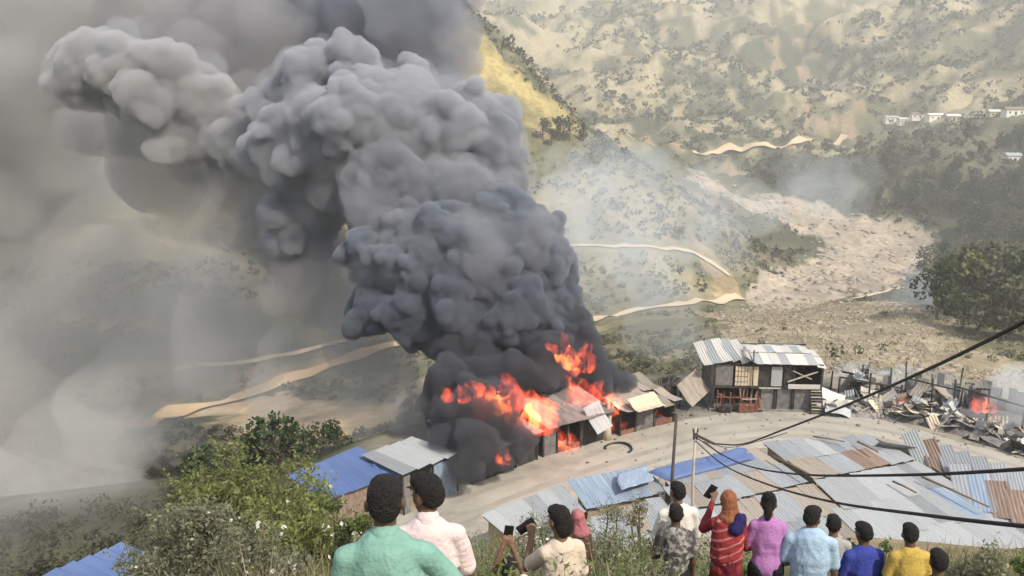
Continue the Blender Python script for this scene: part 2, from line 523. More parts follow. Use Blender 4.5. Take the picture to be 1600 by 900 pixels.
ribbon('dirt_road', [hit(*q) for q in ((200,672),(272,650),(360,628),(430,602),(500,578),(560,556),(612,540),(700,527))], 5.6, M_ochre, 0.4, 'pale orange dirt road climbing the smoky slope on the left')
ribbon('dirt_road', [hit(*q) for q in ((870,512),(930,500),(985,488),(1050,478),(1110,473),(1158,466))], 3.6, M_dirt, 0.4, 'dirt road crossing the hillside just above the burned house')
ribbon('dirt_track', [hit(*q) for q in ((860,386),(920,384),(1000,386),(1060,391),(1100,405),(1140,432))], 2.2, M_dirt, 0.4, 'thin dirt track across the hillside beside the smoke column')
ribbon('dirt_track', [hit(*q) for q in ((270,580),(340,572),(420,560),(500,543),(560,530))], 2.2, M_dirt, 0.4, 'faint dirt track in the smoke above the climbing dirt road')
ribbon('dirt_road', [hit(*q) for q in ((1085,240),(1130,237),(1190,228),(1250,222),(1320,212))], 6.0, M_dirt, 0.6, 'pale road at the foot of the far mountain')
ribbon('dirt_track', [hit(*q) for q in ((1330,468),(1370,460),(1410,450))], 2.0, M_dirt, 0.4, 'short pale track at the right edge of the riverbed')
# the village road on the bench
M_road = surf('dusty_road', (0.31, 0.295, 0.255), (0.38, 0.36, 0.315), 0.35, 0.95, 0.25, 3.0, stain=(0.19, 0.17, 0.145), stain_at=(0.52, 0.72), stain_scale=0.16)
road = ribbon('village_road', [tuple(p) for p in ROADC], 6.4, M_road, 0.03, 'dusty village road curving past the burning shops')

M_rut = surf('packed_rut', (0.25, 0.235, 0.205), (0.33, 0.31, 0.27), 0.5, 0.95, 0.2, 4.0)
_d = np.gradient(ROADC, axis=0); _d /= np.linalg.norm(_d, axis=1)[:, None]; _nr = np.stack([-_d[:, 1], _d[:, 0]], 1)
for off, lab in ((-1.5, 'wheel rut nearest the tin roofs'), (-0.2, 'wheel rut near the middle of the road'), (1.5, 'wheel rut nearest the burning shops')):
    ribbon('wheel_rut', [tuple(p) for p in ROADC + _nr * off], 0.5, M_rut, 0.038, lab)
# ================================================================== smoke and haze
_ICO = {}
_BENCH = bpy.data.scenes.new('workbench')              # a side scene so that shaping a mesh does not re-evaluate the whole place
def evaluated(o):
    vl = _BENCH.view_layers[0]; vl.update()
    return bpy.data.meshes.new_from_object(o.evaluated_get(vl.depsgraph))
def voxel_union(name, balls, voxel, smooth=0, sub=2):
    """balls: (centre, radius or (rx,ry,rz)); returns (verts, quads) of their union's skin"""
    key = sub
    if key not in _ICO:
        bm = bmesh.new(); bmesh.ops.create_icosphere(bm, subdivisions=sub, radius=1.0)
        _ICO[key] = (np.array([tuple(v.co) for v in bm.verts]), np.array([[v.index for v in f.verts] for f in bm.faces])); bm.free()
    iv, itr = _ICO[key]
    V, T = [], []
    for k, (c, r) in enumerate(balls):
        V.append(iv * (np.array(r) if hasattr(r, '__len__') else r) + np.array(c)); T.append(itr + k * len(iv))
    me = mesh_quads(name, np.concatenate(V), np.concatenate(T))
    o = bpy.data.objects.new(name, me); _BENCH.collection.objects.link(o)
    md = o.modifiers.new('r', 'REMESH'); md.mode = 'VOXEL'; md.voxel_size = voxel
    if smooth:
        ms = o.modifiers.new('s', 'SMOOTH'); ms.iterations = smooth; ms.factor = 0.5
    em = evaluated(o)
    bpy.data.objects.remove(o); bpy.data.meshes.remove(me)
    return em
def co_no(me):
    n = len(me.vertices)
    v = np.empty(n * 3); me.vertices.foreach_get('co', v)
    nn = np.empty(n * 3); me.vertices.foreach_get('normal', nn)
    return v.reshape(-1, 3), nn.reshape(-1, 3)
def set_co(me, v):
    me.vertices.foreach_set('co', np.asarray(v, dtype=np.float32).ravel()); me.update()
def remesh_me(me, voxel, smooth=0):
    o = bpy.data.objects.new('tmp', me); _BENCH.collection.objects.link(o)
    md = o.modifiers.new('r', 'REMESH'); md.mode = 'VOXEL'; md.voxel_size = voxel
    if smooth:
        ms = o.modifiers.new('s', 'SMOOTH'); ms.iterations = smooth; ms.factor = 0.5
    em = evaluated(o)
    bpy.data.objects.remove(o); bpy.data.meshes.remove(me)
    return em
def billow(name, spec, voxel, mat, amps, smooth=2, label=None, seed=0, kids=(16, 7), up=0.35):
    """cauliflower smoke: balls that carry smaller balls that carry smaller ones, then fine bulges"""
    rs = np.random.default_rng(seed)
    balls = []
    def grow(c, r, lvl):
        balls.append((Vector(c), r))
        if lvl >= len(kids): return
        for _ in range(kids[lvl]):
            d = rs.normal(size=3); d[2] += up; d /= np.linalg.norm(d)
            k = rs.uniform(0.28, 0.52)
            grow(np.array(c) + d * r * rs.uniform(0.78, 1.0), r * k, lvl + 1)
    for (px, py, rp, t) in spec:
        grow(np.array(at(px, py, t)), rp / FPX * t * 0.86, 0)
    me = voxel_union(name, balls, voxel, smooth, 2)
    v, nn = co_no(me)                                            # turbulence: no ball stays a ball
    for sz, am in ((4.5, 0.6), (1.7, 0.2)):
        v = v + am * np.stack([fbm(v / sz + 57 * j, 2, seed + 7 * j) for j in range(3)], 1)
    set_co(me, v)
    for k, (size, amp) in enumerate(amps):
        v, nn = co_no(me)
        wv = v + 0.45 * size * np.stack([vnoise(v / size * 0.9 + 31 * j, seed + j) for j in range(3)], 1)
        w = worley(wv / size, seed + 50 * k)
        bulge = np.sqrt(np.clip(1 - (w / 0.95) ** 2, 0, 1))
        set_co(me, v + nn * (amp * (bulge - 0.55))[:, None])
    me = remesh_me(me, voxel, 1)
    me.polygons.foreach_set('use_smooth', np.ones(len(me.polygons), bool))
    me.materials.clear(); me.materials.append(mat)
    o = ob(name, me)
    tag(o, label, None, None, 'stuff')
    return o
V_black = volume('black_smoke', (0.17, 0.18, 0.21), 2.0)
V_midlow = volume('soot_smoke', (0.27, 0.30, 0.365), 3.2)
V_mid = volume('dark_smoke', (0.365, 0.40, 0.47), 3.0)
V_greylow = volume('slate_smoke', (0.465, 0.49, 0.545), 2.2)
V_grey = volume('grey_smoke', (0.575, 0.595, 0.645), 1.8)
V_pale = volume('pale_smoke', (0.655, 0.66, 0.675), 1.3)
V_top = volume('top_smoke', (0.45, 0.475, 0.545), 0.42)
BLACK = [(760,655,55,55),(720,690,38,52),(790,690,34,52),(715,610,45,57),(790,610,60,58),(850,575,60,59),(900,555,45,60),(930,590,35,60),(965,612,22,60),
         (800,550,65,61),(740,570,55,60),(870,520,45,61),(905,505,22,61),(700,650,40,56),(745,720,24,51)]
MIDL = [(600,475,56,62),(850,450,48,62),(700,475,72,61),(645,500,45,60),(720,520,60,61),(790,490,70,61),(850,500,50,61),(880,475,32,62),(760,455,60,61)]
MID = [(590,410,46,62),(640,420,58,61),(700,390,66,62),(760,410,70,61),(820,395,62,62),(780,350,50,63),(870,415,26,63),(660,370,40,62)]
GREYL = [(600,310,72,65),(680,310,72,65),(530,290,55,67),(795,280,36,67),(480,350,55,70),(740,310,62,65),(765,255,55,67),(640,340,50,64)]
GREY = [(460,235,70,68),(530,220,80,66),(610,225,92,66),(690,230,80,67),(750,205,52,69),(490,130,52,70),(550,120,48,70),(440,170,45,71),(640,150,45,70),(600,180,60,68)]
PUFF = [(130,115,46,74),(190,110,62,74),(255,140,72,74),(315,165,52,74),(300,195,60,75),(370,215,48,74),(420,240,40,72)]
TOP = [(640,40,80,78),(700,90,45,78),(570,20,80,80),(690,150,42,77),(660,-40,90,80),(500,20,70,84),(715,60,34,78)]
billow('smoke_column_base', BLACK, 0.12, V_black, ((1.5, 0.45), (0.7, 0.24), (0.36, 0.1)), 1, 'black smoke boiling out of the burning shops', 1)
billow('smoke_column', MIDL, 0.105, V_midlow, ((1.5, 0.55), (0.75, 0.30), (0.38, 0.14)), 1, 'dense soot-dark cauliflower billows just above the fire', 8)
billow('smoke_column', MID, 0.105, V_mid, ((1.5, 0.55), (0.75, 0.30), (0.38, 0.14)), 1, 'dense dark grey cauliflower billows halfway up the column', 2)
billow('smoke_column_crown', GREYL, 0.12, V_greylow, ((2.0, 0.7), (1.0, 0.36), (0.5, 0.17)), 1, 'slate grey billows under the pale crown of the smoke', 9)
billow('smoke_column_crown', GREY, 0.12, V_grey, ((2.0, 0.7), (1.0, 0.36), (0.5, 0.17)), 1, 'big pale grey billows at the crown of the smoke column', 3)
billow('smoke_puff', PUFF, 0.13, V_pale, ((2.2, 0.75), (1.1, 0.38), (0.55, 0.18)), 1, 'rounded pale puff drifting at the upper left', 4)
billow('smoke_column_top', TOP, 0.26, V_top, ((2.6, 0.7), (1.2, 0.25)), 1, 'dark smoke at the top of the column', 5)
billow('smoke_column_skirt', [(745,685,40,49),(728,722,26,48),(705,640,36,51),(772,706,28,49.5),(752,650,36,51),(815,690,24,51.5),(700,690,26,49.5)], 0.13, volume('black_smoke_front', (0.15, 0.155, 0.175), 1.5), ((1.3, 0.35), (0.6, 0.16)), 1, 'black smoke rolling over the road in front of the left shop', 6)
billow('smoke_column_back', [(420,70,85,82),(290,60,75,84),(220,190,55,82),(380,170,70,80),(150,200,50,84),(350,110,80,82),(300,235,55,80),(420,270,80,76),(460,370,85,74),(500,450,75,70),(560,535,55,66),(610,590,50,64),(640,650,45,60),(360,20,80,86),(480,300,70,73),(560,90,70,80)], 0.4, volume('dull_smoke', (0.50, 0.505, 0.53), 0.24), ((3.0, 0.9), (1.4, 0.35)), 2, 'dull grey smoke filling the gaps behind the billows', 7, (12, 5))
billow('smoke_column_mist', [(px_, py_, rp_ * 1.14, t_) for px_, py_, rp_, t_ in GREY + GREYL + PUFF + MID], 0.3, volume('smoke_mist', (0.56, 0.58, 0.62), 0.20), ((2.4, 0.8), (1.1, 0.4)), 1, 'soft grey mist round the billows of the smoke column', 21, (10, 4))
# thin smoke: wide soft veils of low density
def veil(name, spec, mat, voxel, label, seed, kids=(10, 4)):
    billow(name, spec, voxel, mat, ((5.0, 1.5), (2.2, 0.6)), 3, label, seed, kids, 0.0)
veil('smoke_veil', [(40,430,190,115),(150,540,170,110),(30,650,170,100),(240,450,130,115),(310,520,110,105),(100,320,140,120),(200,640,110,95),(120,740,110,80),(60,840,90,62),(180,800,70,64),(-60,800,120,70),(-120,500,200,110)], volume('drifting_smoke', (0.74, 0.742, 0.742), 0.066), 0.8, 'pale smoke veil filling the valley on the left', 11)
veil('smoke_veil', [(430,430,100,76),(480,500,90,74),(390,340,90,78),(360,540,100,80),(520,570,80,72),(600,640,65,66),(610,560,60,68),(660,680,45,60),(300,330,70,82),(450,620,60,70)], volume('dark_drifting_smoke', (0.60, 0.605, 0.625), 0.115), 0.7, 'darker smoke veil trailing left of the column', 12)
veil('smoke_veil', [(0,150,130,95),(60,30,150,98),(260,30,120,98),(420,30,110,96),(20,260,110,100),(400,120,80,92),(350,80,90,94),(560,60,80,96),(250,260,90,90),(-120,200,160,100)], volume('upper_smoke', (0.63, 0.635, 0.645), 0.22), 0.9, 'brownish smoke spreading behind the puff at the upper left', 13)
BLUE = (0.80, 0.88, 0.97)
veil('smoke_wisp', [(960,340,95,150),(860,340,70,120),(930,250,50,170),(1020,420,70,140),(1180,330,50,230),(1120,380,60,170),(1100,300,60,190),(900,400,70,130),(1000,290,80,160),(900,320,70,140),(1050,350,70,160),(960,430,80,130),(1040,500,70,110),(1090,540,40,90),(880,270,50,150)], volume('thin_blue_smoke', BLUE, 0.022), 0.9, 'thin bluish smoke drifting right of the column', 14)
veil('smoke_wisp', [(1290,295,55,330),(1325,312,45,300),(1250,275,45,360),(1345,278,35,340),(1300,265,30,350),(1270,310,40,310),(1235,300,30,320)], volume('blue_wisp', BLUE, 0.009), 1.2, 'small blue smoke patch over the bend of the riverbed', 15)
veil('smoke_wisp', [(1470,475,55,170),(1440,455,40,190),(1530,490,40,150),(1430,500,40,160),(1500,510,45,150),(1400,480,35,170)], volume('blue_wisp', BLUE, 0.028), 0.8, 'blue smoke at the foot of the wooded slope', 16)
veil('smoke_wisp', [(1590,640,26,57),(1580,615,30,59),(1600,600,34,61),(1560,600,22,62),(1545,640,20,60)], volume('grey_wisp', (0.80, 0.86, 0.93), 0.13), 0.25, 'blue grey smoke rising from the ruins at the right edge', 17)
veil('smoke_wisp', [(1340,600,26,68),(1370,605,22,68),(1320,590,22,70),(1420,600,24,66),(1470,600,20,64),(1500,610,18,63)], volume('grey_wisp', BLUE, 0.12), 0.25, 'light smoke hanging behind the rubble row', 18)
veil('smoke_veil', [(60,820,100,55),(180,790,65,56),(-40,860,120,52),(120,760,70,62)], volume('low_smoke', (0.72, 0.72, 0.715), 0.04), 0.5, 'thin smoke creeping over the slope at the lower left', 19)
# the air: one even haze round everything
hzm = volume('haze_air', (0.94, 0.96, 0.98), 0.0005, 0.2)
bm = bmesh.new(); bmesh.ops.create_cube(bm, size=1.0)
me = bpy.data.meshes.new('haze'); bm.to_mesh(me); bm.free()
haze = ob('haze', me, hzm, None, (0, 900, (gz.max() + 8 - 130) / 2)); haze.scale = (15000, 15000, gz.max() + 8 + 130)
tag(haze, 'thin pale haze filling the valley air', None, None, 'stuff')
# ================================================================== sheet metal and buildings
def sheet_mesh(name, nw=7, ny=1, amp=0.022, curl=0.0):
    """one corrugated sheet, 1 x 1, with two skins 5 mm apart; x across the waves, y along"""
    xs = np.linspace(-0.5, 0.5, nw); ys = np.linspace(-0.5, 0.5, ny + 1)
    v, f = [], []
    for lay in (0, -0.006):
        for y in ys:
            for i, x in enumerate(xs):
                v.append((x, y, amp * (1 if i % 2 else -1) + lay + curl * (4 * y * y - 1) * 0.5))
    n = nw * (ny + 1)
    for j in range(ny):
        for i in range(nw - 1):
            a = j * nw + i
            f.append((a, a + 1, a + nw + 1, a + nw)); f.append((n + a, n + a + nw, n + a + nw + 1, n + a + 1))
    return mesh_np(name, v, f)
SHEET = sheet_mesh('sheet', 13, 1, 0.011)
SHEET.materials.append(None)
BENT = []
for k in range(6):
    me = sheet_mesh('bent_sheet', 9, 6, 0.02, 0)
    v, _ = co_no(me)
    rs = np.random.default_rng(40 + k)
    a, b_, c_ = rs.uniform(-0.35, 0.45), rs.uniform(-0.3, 0.3), rs.uniform(0, 6)
    v[:, 2] += a * (v[:, 1] ** 2) * 1.6 + b_ * v[:, 0] * v[:, 1] + 0.05 * np.sin(v[:, 1] * 7 + c_)
    v[:, 0] += 0.12 * b_ * np.sin(v[:, 1] * 4)
    set_co(me, v); me.materials.append(None)
    BENT.append(me)
def put(me, name, mat, parent, M):
    o = bpy.data.objects.new(name, me)
    link(o, parent)
    o.matrix_basis = M
    o.material_slots[0].link = 'OBJECT'
    o.material_slots[0].material = mat
    return o
def frame(c, u, v):
    """matrix whose x and y columns are the vectors u and v (lengths kept) and z the unit normal"""
    n = u.cross(v).normalized()
    if n.z < 0: n = -n
    M = Matrix.Identity(4)
    M.col[0][:3] = u; M.col[1][:3] = v; M.col[2][:3] = n; M.col[3][:3] = c
    return M
M_zinc = surf('galvanised_sheet', (0.24, 0.26, 0.28), (0.32, 0.34, 0.36), 3.0, 0.55, 0, metal=0.15, rnd=0.16, stain=(0.16, 0.14, 0.12), stain_at=(0.60, 0.78), spec=0.4, stretch=(3, 0.6, 1))
M_pale = surf('weathered_zinc', (0.31, 0.33, 0.345), (0.38, 0.40, 0.41), 3.0, 0.6, 0, metal=0.1, rnd=0.10, stain=(0.27, 0.25, 0.23), stain_at=(0.62, 0.82), spec=0.35, stretch=(3, 0.6, 1))
M_rust = surf('rusty_sheet', (0.17, 0.105, 0.078), (0.29, 0.235, 0.20), 3.5, 0.85, 0, rnd=0.2, stain=(0.12, 0.065, 0.045), spec=0.15, stretch=(3, 0.6, 1))
M_dusty = surf('dust_grey_sheet', (0.24, 0.21, 0.18), (0.33, 0.30, 0.265), 3.5, 0.85, 0, rnd=0.18, stain=(0.2, 0.13, 0.09), spec=0.15, stretch=(3, 0.6, 1))
M_bluepaint = surf('blue_painted_sheet', (0.15, 0.20, 0.29), (0.24, 0.30, 0.37), 3.0, 0.6, 0, rnd=0.2, stain=(0.35, 0.38, 0.40), spec=0.3, stretch=(3, 0.6, 1))
M_blue = surf('blue_tarpaulin', (0.07, 0.115, 0.27), (0.11, 0.165, 0.33), 0.8, 0.5, 0.5, 2.0, rnd=0.1)
M_white = surf('bare_bright_sheet', (0.50, 0.485, 0.455), (0.62, 0.60, 0.57), 3.0, 0.5, 0, rnd=0.1, stain=(0.36, 0.33, 0.3), stain_at=(0.6, 0.75), spec=0.4, stretch=(3, 0.6, 1))
M_char = surf('charred_wood', (0.022, 0.021, 0.02), (0.07, 0.065, 0.062), 3.0, 0.95, 0.4, 12, stain=(0.17, 0.16, 0.15), stain_at=(0.58, 0.8), spec=0.15)
M_ash = surf('scorched_sheet', (0.11, 0.105, 0.105), (0.23, 0.22, 0.215), 2.5, 0.9, 0.2, 10, rnd=0.3, stain=(0.3, 0.28, 0.25), stain_at=(0.6, 0.8), spec=0.2)
M_wood = surf('weathered_wood', (0.17, 0.12, 0.08), (0.27, 0.20, 0.14), 4.0, 0.9, 0.3, 20, rnd=0.25, stretch=(1, 1, 0.15))
M_cream = surf('cream_panel', (0.50, 0.42, 0.30), (0.60, 0.53, 0.40), 2.5, 0.85, 0.1, 8, stain=(0.30, 0.22, 0.15), stain_at=(0.57, 0.75))
M_mud = surf('mud_wall', (0.27, 0.21, 0.15), (0.36, 0.29, 0.22), 1.5, 0.95, 0.4, 6, stain=(0.18, 0.13, 0.1))
M_redwood = surf('burned_red_wood', (0.13, 0.05, 0.035), (0.27, 0.13, 0.09), 4.0, 0.9, 0.3, 12, rnd=0.3)
M_rubble = surf('ash_grey_rubble', (0.30, 0.28, 0.25), (0.46, 0.43, 0.38), 1.6, 0.95, 0.3, 8, rnd=0.35, stain=(0.13, 0.12, 0.11), stain_at=(0.58, 0.72))
M_plaster = surf('white_plaster', (0.72, 0.70, 0.66), (0.80, 0.78, 0.74), 0.6, 0.9, 0.1, 2)
M_dark = surf('dark_interior', (0.015, 0.014, 0.013), (0.03, 0.028, 0.026), 2, 0.95)
M_pole = surf('dark_pole_wood', (0.05, 0.045, 0.04), (0.10, 0.09, 0.08), 3, 0.9, 0.3, 20, stretch=(1, 1, 0.2))
M_palewood = surf('pale_pole_wood', (0.36, 0.31, 0.25), (0.47, 0.42, 0.35), 3, 0.9, 0.3, 20, stretch=(1, 1, 0.2))
M_cable = surf('black_cable', (0.018, 0.018, 0.02), (0.03, 0.03, 0.033), 8, 0.6)
M_phone = surf('black_phone', (0.012, 0.012, 0.014), (0.02, 0.02, 0.022), 8, 0.25, spec=0.5)

def roof_quad(parent, A, B, C, D, pick, sw=0.86, sl=2.3, jitter=0.03, name='sheet'):
    """roof of overlapping corrugated sheets over the quad A B C D (far-left, far-right, near-right, near-left)"""
    A, B, C, D = (Vector(p) for p in (A, B, C, D))
    nu = max(1, round(((B - A).length + (C - D).length) / 2 / sw))
    nv = max(1, round(((D - A).length + (C - B).length) / 2 / sl))
    for j in range(nv):
        for i in range(nu):
            u0, u1, v0, v1 = i / nu, (i + 1) / nu, j / nv, (j + 1) / nv
            P = lambda u, v: A.lerp(B, u).lerp(D.lerp(C, u), v)
            c = P((u0 + u1) / 2, (v0 + v1) / 2)
            U = (P(u1, (v0 + v1) / 2) - P(u0, (v0 + v1) / 2)) * 1.06
            W = (P((u0 + u1) / 2, v1) - P((u0 + u1) / 2, v0)) * 1.07
            n = U.cross(W).normalized()
            if n.z < 0: n = -n
            c = c + n * (0.012 * ((i + 2 * (nv - j)) % 4) + random.uniform(0, 0.012))
            U = U + W.normalized() * random.uniform(-jitter, jitter); W = W + n * random.uniform(-jitter, jitter)
            put(SHEET, name, pick((u0 + u1) / 2, (v0 + v1) / 2), parent, frame(c, U, W))
def prism_walls(name, quad, z0, drop, inset, mat, parent):
    """four wall panels under a roof quad"""
    c = sum((Vector(p) for p in quad), Vector()) / 4
    q = [Vector(p) + (c - Vector(p)).normalized() * inset for p in quad]
    for i in range(4):
        a, b = q[i], q[(i + 1) % 4]
        d = Vector((b.x - a.x, b.y - a.y, 0)).normalized(); n = Vector((d.y, -d.x, 0)) * 0.08
        za, zb = a.z - drop, b.z - drop
        v = [(a.x, a.y, z0), (b.x, b.y, z0), (b.x, b.y, zb), (a.x, a.y, za), (a.x + n.x, a.y + n.y, z0), (b.x + n.x, b.y + n.y, z0), (b.x + n.x, b.y + n.y, zb), (a.x + n.x, a.y + n.y, za)]
        MB().add(v, [(0, 1, 2, 3), (4, 7, 6, 5), (0, 4, 5, 1), (1, 5, 6, 2), (2, 6, 7, 3), (3, 7, 4, 0)]).build(name, mat, parent)

def tin_house(corners, pick, label, wall=None, z0=0.0, sw=0.86, sl=2.3, group=None, extra=None):
    A, B, C, D = [onz(px, py, z) for px, py, z in corners]
    o = Vector(((A.x + B.x + C.x + D.x) / 4, (A.y + B.y + C.y + D.y) / 4, z0))
    t = empty('tin_roofed_house', o)
    tag(t, label, 'house', group)
    loc = [p - o for p in (A, B, C, D)]
    prism_walls('wall', loc, -2.5, 0.16, 0.35, wall or M_mud, t)
    # rafters carry the roof
    mb = MB()
    for k in range(5):
        u = k / 4 * 0.94 + 0.03
        mb.bar(loc[0].lerp(loc[1], u) - Vector((0, 0, 0.1)), loc[3].lerp(loc[2], u) - Vector((0, 0, 0.1)), 0.08, 0.10)
    rf = mb.build('roof', M_wood, t)
    roof_quad(rf, *loc, pick, sw, sl)
    return t, rf
def choose(table, base, seed):
    """sheet colours: rectangles of the roof (u0,u1,v0,v1,material) over a weighted base list"""
    rs = random.Random(seed)
    def pick(u, v):
        for u0, u1, v0, v1, m_ in table:
            if u0 <= u <= u1 and v0 <= v <= v1 and rs.random() < 0.88:
                return m_
        return rs.choice(base)
    return pick
# ---- the patchwork of roofs on the camera's side of the road
tin_house(((752,806,2.7),(885,757,2.7),(905,800,2.3),(800,842,2.3)), choose([], [M_pale, M_zinc, M_pale], 1), 'low pale tin roof at the left end of the roof patchwork beside the road')
tin_house(((893,752,2.7),(1008,728,2.7),(1040,768,2.3),(912,796,2.3)), choose([(0.5,0.85,0,1,M_bluepaint)], [M_bluepaint, M_zinc, M_zinc, M_pale], 2), 'small roof of mixed blue and grey sheets left of the blue tarpaulin')
h2, r2 = tin_house(((1030,730,2.9),(1182,700,2.9),(1262,752,2.5),(1060,800,2.5)), choose([], [M_dusty, M_dusty, M_zinc, M_zinc, M_zinc], 3), 'dust brown roof behind the onlookers, its far edge covered in blue tarpaulin')
tin_house(((1190,692,3.0),(1352,681,3.0),(1432,716,2.6),(1272,748,2.6)), choose([(0.5,0.8,0.5,1,M_rust),(0.05,0.3,0.6,1,M_dusty)], [M_zinc, M_zinc, M_pale], 4, ), 'grey roof with rusty lower sheets, facing the burned two-storey house')
tin_house(((1362,682,3.0),(1640,752,3.0),(1690,812,2.6),(1442,714,2.6)), choose([(0.25,0.36,0.4,1,M_rust)], [M_zinc, M_zinc, M_pale, M_zinc], 5), 'long grey roof along the road below the rubble')
tin_house(((1282,752,2.75),(1436,722,2.75),(1640,850,2.2),(1380,905,2.2)), choose([(0.0,0.75,0.12,1,M_pale),(0.75,1,0.3,0.7,M_bluepaint)], [M_pale, M_pale, M_zinc], 6), 'wide pale grey roof in front of the yellow and blue shirted onlookers', sl=3.0)
tin_house(((1450,724,2.8),(1690,822,2.8),(1780,905,2.3),(1640,846,2.3)), choose([(0.1,0.5,0.0,0.62,M_rust)], [M_dusty, M_zinc, M_zinc, M_bluepaint], 7), 'rusty striped roof at the right edge of the roof patchwork')
tin_house(((1066,806,2.55),(1276,756,2.7),(1392,905,2.15),(1120,930,2.1)), choose([], [M_zinc, M_dusty, M_pale, M_zinc], 8), 'grey roof half hidden behind the row of onlookers')
tin_house(((812,848,2.2),(1040,776,2.3),(1072,860,1.9),(850,935,1.9)), choose([], [M_zinc, M_pale, M_zinc, M_dusty], 9), 'grey roof hidden behind the tall weeds')
# blue tarpaulin laid over the far edge of the brown roof
def tarp(name, quad, label, n=14, sag=0.05, mat=None, cat='tarpaulin', hang=0.12):
    A, B, C, D = (Vector(p) for p in quad)
    u, v = np.meshgrid(np.linspace(0, 1, n), np.linspace(0, 1, n))
    u, v = u.ravel(), v.ravel()
    P = np.array([tuple(A.lerp(B, a).lerp(D.lerp(C, a), b)) for a, b in zip(u, v)])
    nz_ = fbm(np.stack([u * 5, v * 5, u * 0 + len(label)], 1), 3, 77)
    P[:, 2] += 0.07 + sag * nz_ - hang * (np.abs(u - 0.5) > 0.47) - hang * (v > 0.95)
    P[:, 0] += 0.10 * vnoise(np.stack([v * 6, u * 2, v * 0], 1), 3)
    q = [(j * n + i, j * n + i + 1, (j + 1) * n + i + 1, (j + 1) * n + i) for j in range(n - 1) for i in range(n - 1)]
    me = mesh_np(name, [tuple(p) for p in P], q, True)
    o = ob(name, me, mat or M_blue)
    md = o.modifiers.new('thickness', 'SOLIDIFY'); md.thickness = 0.012
    tag(o, label, cat)
    return o
tarp('blue_tarpaulin', [onz(1012,736,3.0), onz(1162,700,3.0), onz(1180,716,2.9), onz(1046,750,2.85)], 'blue tarpaulin spread over the roof edge next to the two poles')
tarp('torn_tarpaulin', [onz(962,742,2.9), onz(1008,729,2.9), onz(1022,752,2.75), onz(968,768,2.75)], 'torn light blue tarpaulin on the small roof above the weeds', 12, 0.025, M_bluepaint, 'tarpaulin', 0.0)
# poles and planks weighing the sheets down
def plank(px0, py0, px1, py1, z, label, r=0.06):
    a, b = onz(px0, py0, z), onz(px1, py1, z)
    o = MB().tube([a, (a + b) / 2 + Vector((0, 0, 0.03)), b], [r, r * 0.95, r * 0.8], 7).build('roof_pole', M_wood, None, True)
    tag(o, label, 'pole')
plank(1440,745,1545,792,3.0, 'dark pole lying across the wide pale roof'); plank(1395,752,1432,770,2.95, 'short stick on the wide pale roof beneath the cable')
plank(1206,712,1268,742,3.15, 'pole weighing down the sheets beside the dust brown roof'); plank(1270,682,1320,690,3.2, 'crooked pole on the far edge of the grey roof', 0.05)
plank(1340,690,1372,706,3.2, 'pole laid over the seam between the two grey roofs', 0.07)
plank(1100,690,1128,712,3.6, 'stub of timber beside the pale pole', 0.05)

# ---- left of the road: tin shed and blue roofs
def quad_house(name, cat, corners, label, pick, wallmat, z0, sheetname='sheet', sl=2.2):
    A, B, C, D = [onz(px, py, z) for px, py, z in corners]
    o = Vector(((A.x + B.x + C.x + D.x) / 4, (A.y + B.y + C.y + D.y) / 4, z0))
    t = empty(name, o); tag(t, label, cat)
    loc = [p - o for p in (A, B, C, D)]
    mb = MB()
    for k in range(4):
        u = k / 3 * 0.92 + 0.04
        mb.bar(loc[0].lerp(loc[1], u) - Vector((0, 0, 0.09)), loc[3].lerp(loc[2], u) - Vector((0, 0, 0.09)), 0.07, 0.09)
    rf = mb.build('roof', M_wood, t)
    roof_quad(rf, *loc, pick, 0.86, sl)
    return t, rf, loc
t, rf, L = quad_house('tin_shed', 'shed', ((566,712,2.7),(640,688,2.7),(722,703,2.5),(628,741,2.5)), 'tin shed with flat grey roof and blue side panel at the road bend', choose([], [M_zinc, M_pale], 21), M_ash, 0.0)
def panel(a, b, z0, z1, th, mat, parent, name):
    a = Vector((a.x, a.y, 0)); b = Vector((b.x, b.y, 0))
    d = (b - a).normalized(); ang_ = math.atan2(d.y, d.x)
    return MB().box((a + b) / 2 + Vector((0, 0, (z0 + z1) / 2)), ((b - a).length, th, z1 - z0), ang_).build(name, mat, parent)
Dn, Cn, An, Bn = L[3], L[2], L[0], L[1]
cen = (L[0] + L[1] + L[2] + L[3]) / 4
Dn, Cn, An, Bn = [p.lerp(cen, 0.10) for p in (Dn, Cn, An, Bn)]
panel(Cn.lerp(Dn, 0.02), Cn.lerp(Dn, 0.45), -0.2, 2.2, 0.05, M_bluepaint, t, 'side_panel')
panel(Dn, Dn.lerp(Cn, 0.12), -0.2, 2.2, 0.06, M_ash, t, 'wall')
panel(Cn, Bn, -0.5, 2.3, 0.06, M_dusty, t, 'wall'); panel(An, Bn, -2.0, 2.3, 0.06, M_dusty, t, 'wall')
panel(An, Dn, -1.0, 1.0, 0.06, M_dusty, t, 'wall')
for p in (Dn, Cn, Dn.lerp(Cn, 0.5), An):
    MB().tube([(p.x, p.y, -0.8), (p.x, p.y, 2.35)], 0.06, 7).build('post', M_char, t, True)
fl = [Dn, Cn, Bn, An]
MB().add([(p.x, p.y, 0.06) for p in fl] + [(p.x, p.y, -0.4) for p in fl], [(0,1,2,3),(7,6,5,4),(0,4,5,1),(1,5,6,2),(2,6,7,3),(3,7,4,0)]).build('floor_slab', M_mud, t)
tarp('blue_tarpaulin', [onz(577,728,2.35), onz(606,712,2.6), onz(636,728,2.4), onz(612,752,2.0)], 'bright blue tarpaulin slung under the edge of the tin shed roof', 12, 0.06, None)
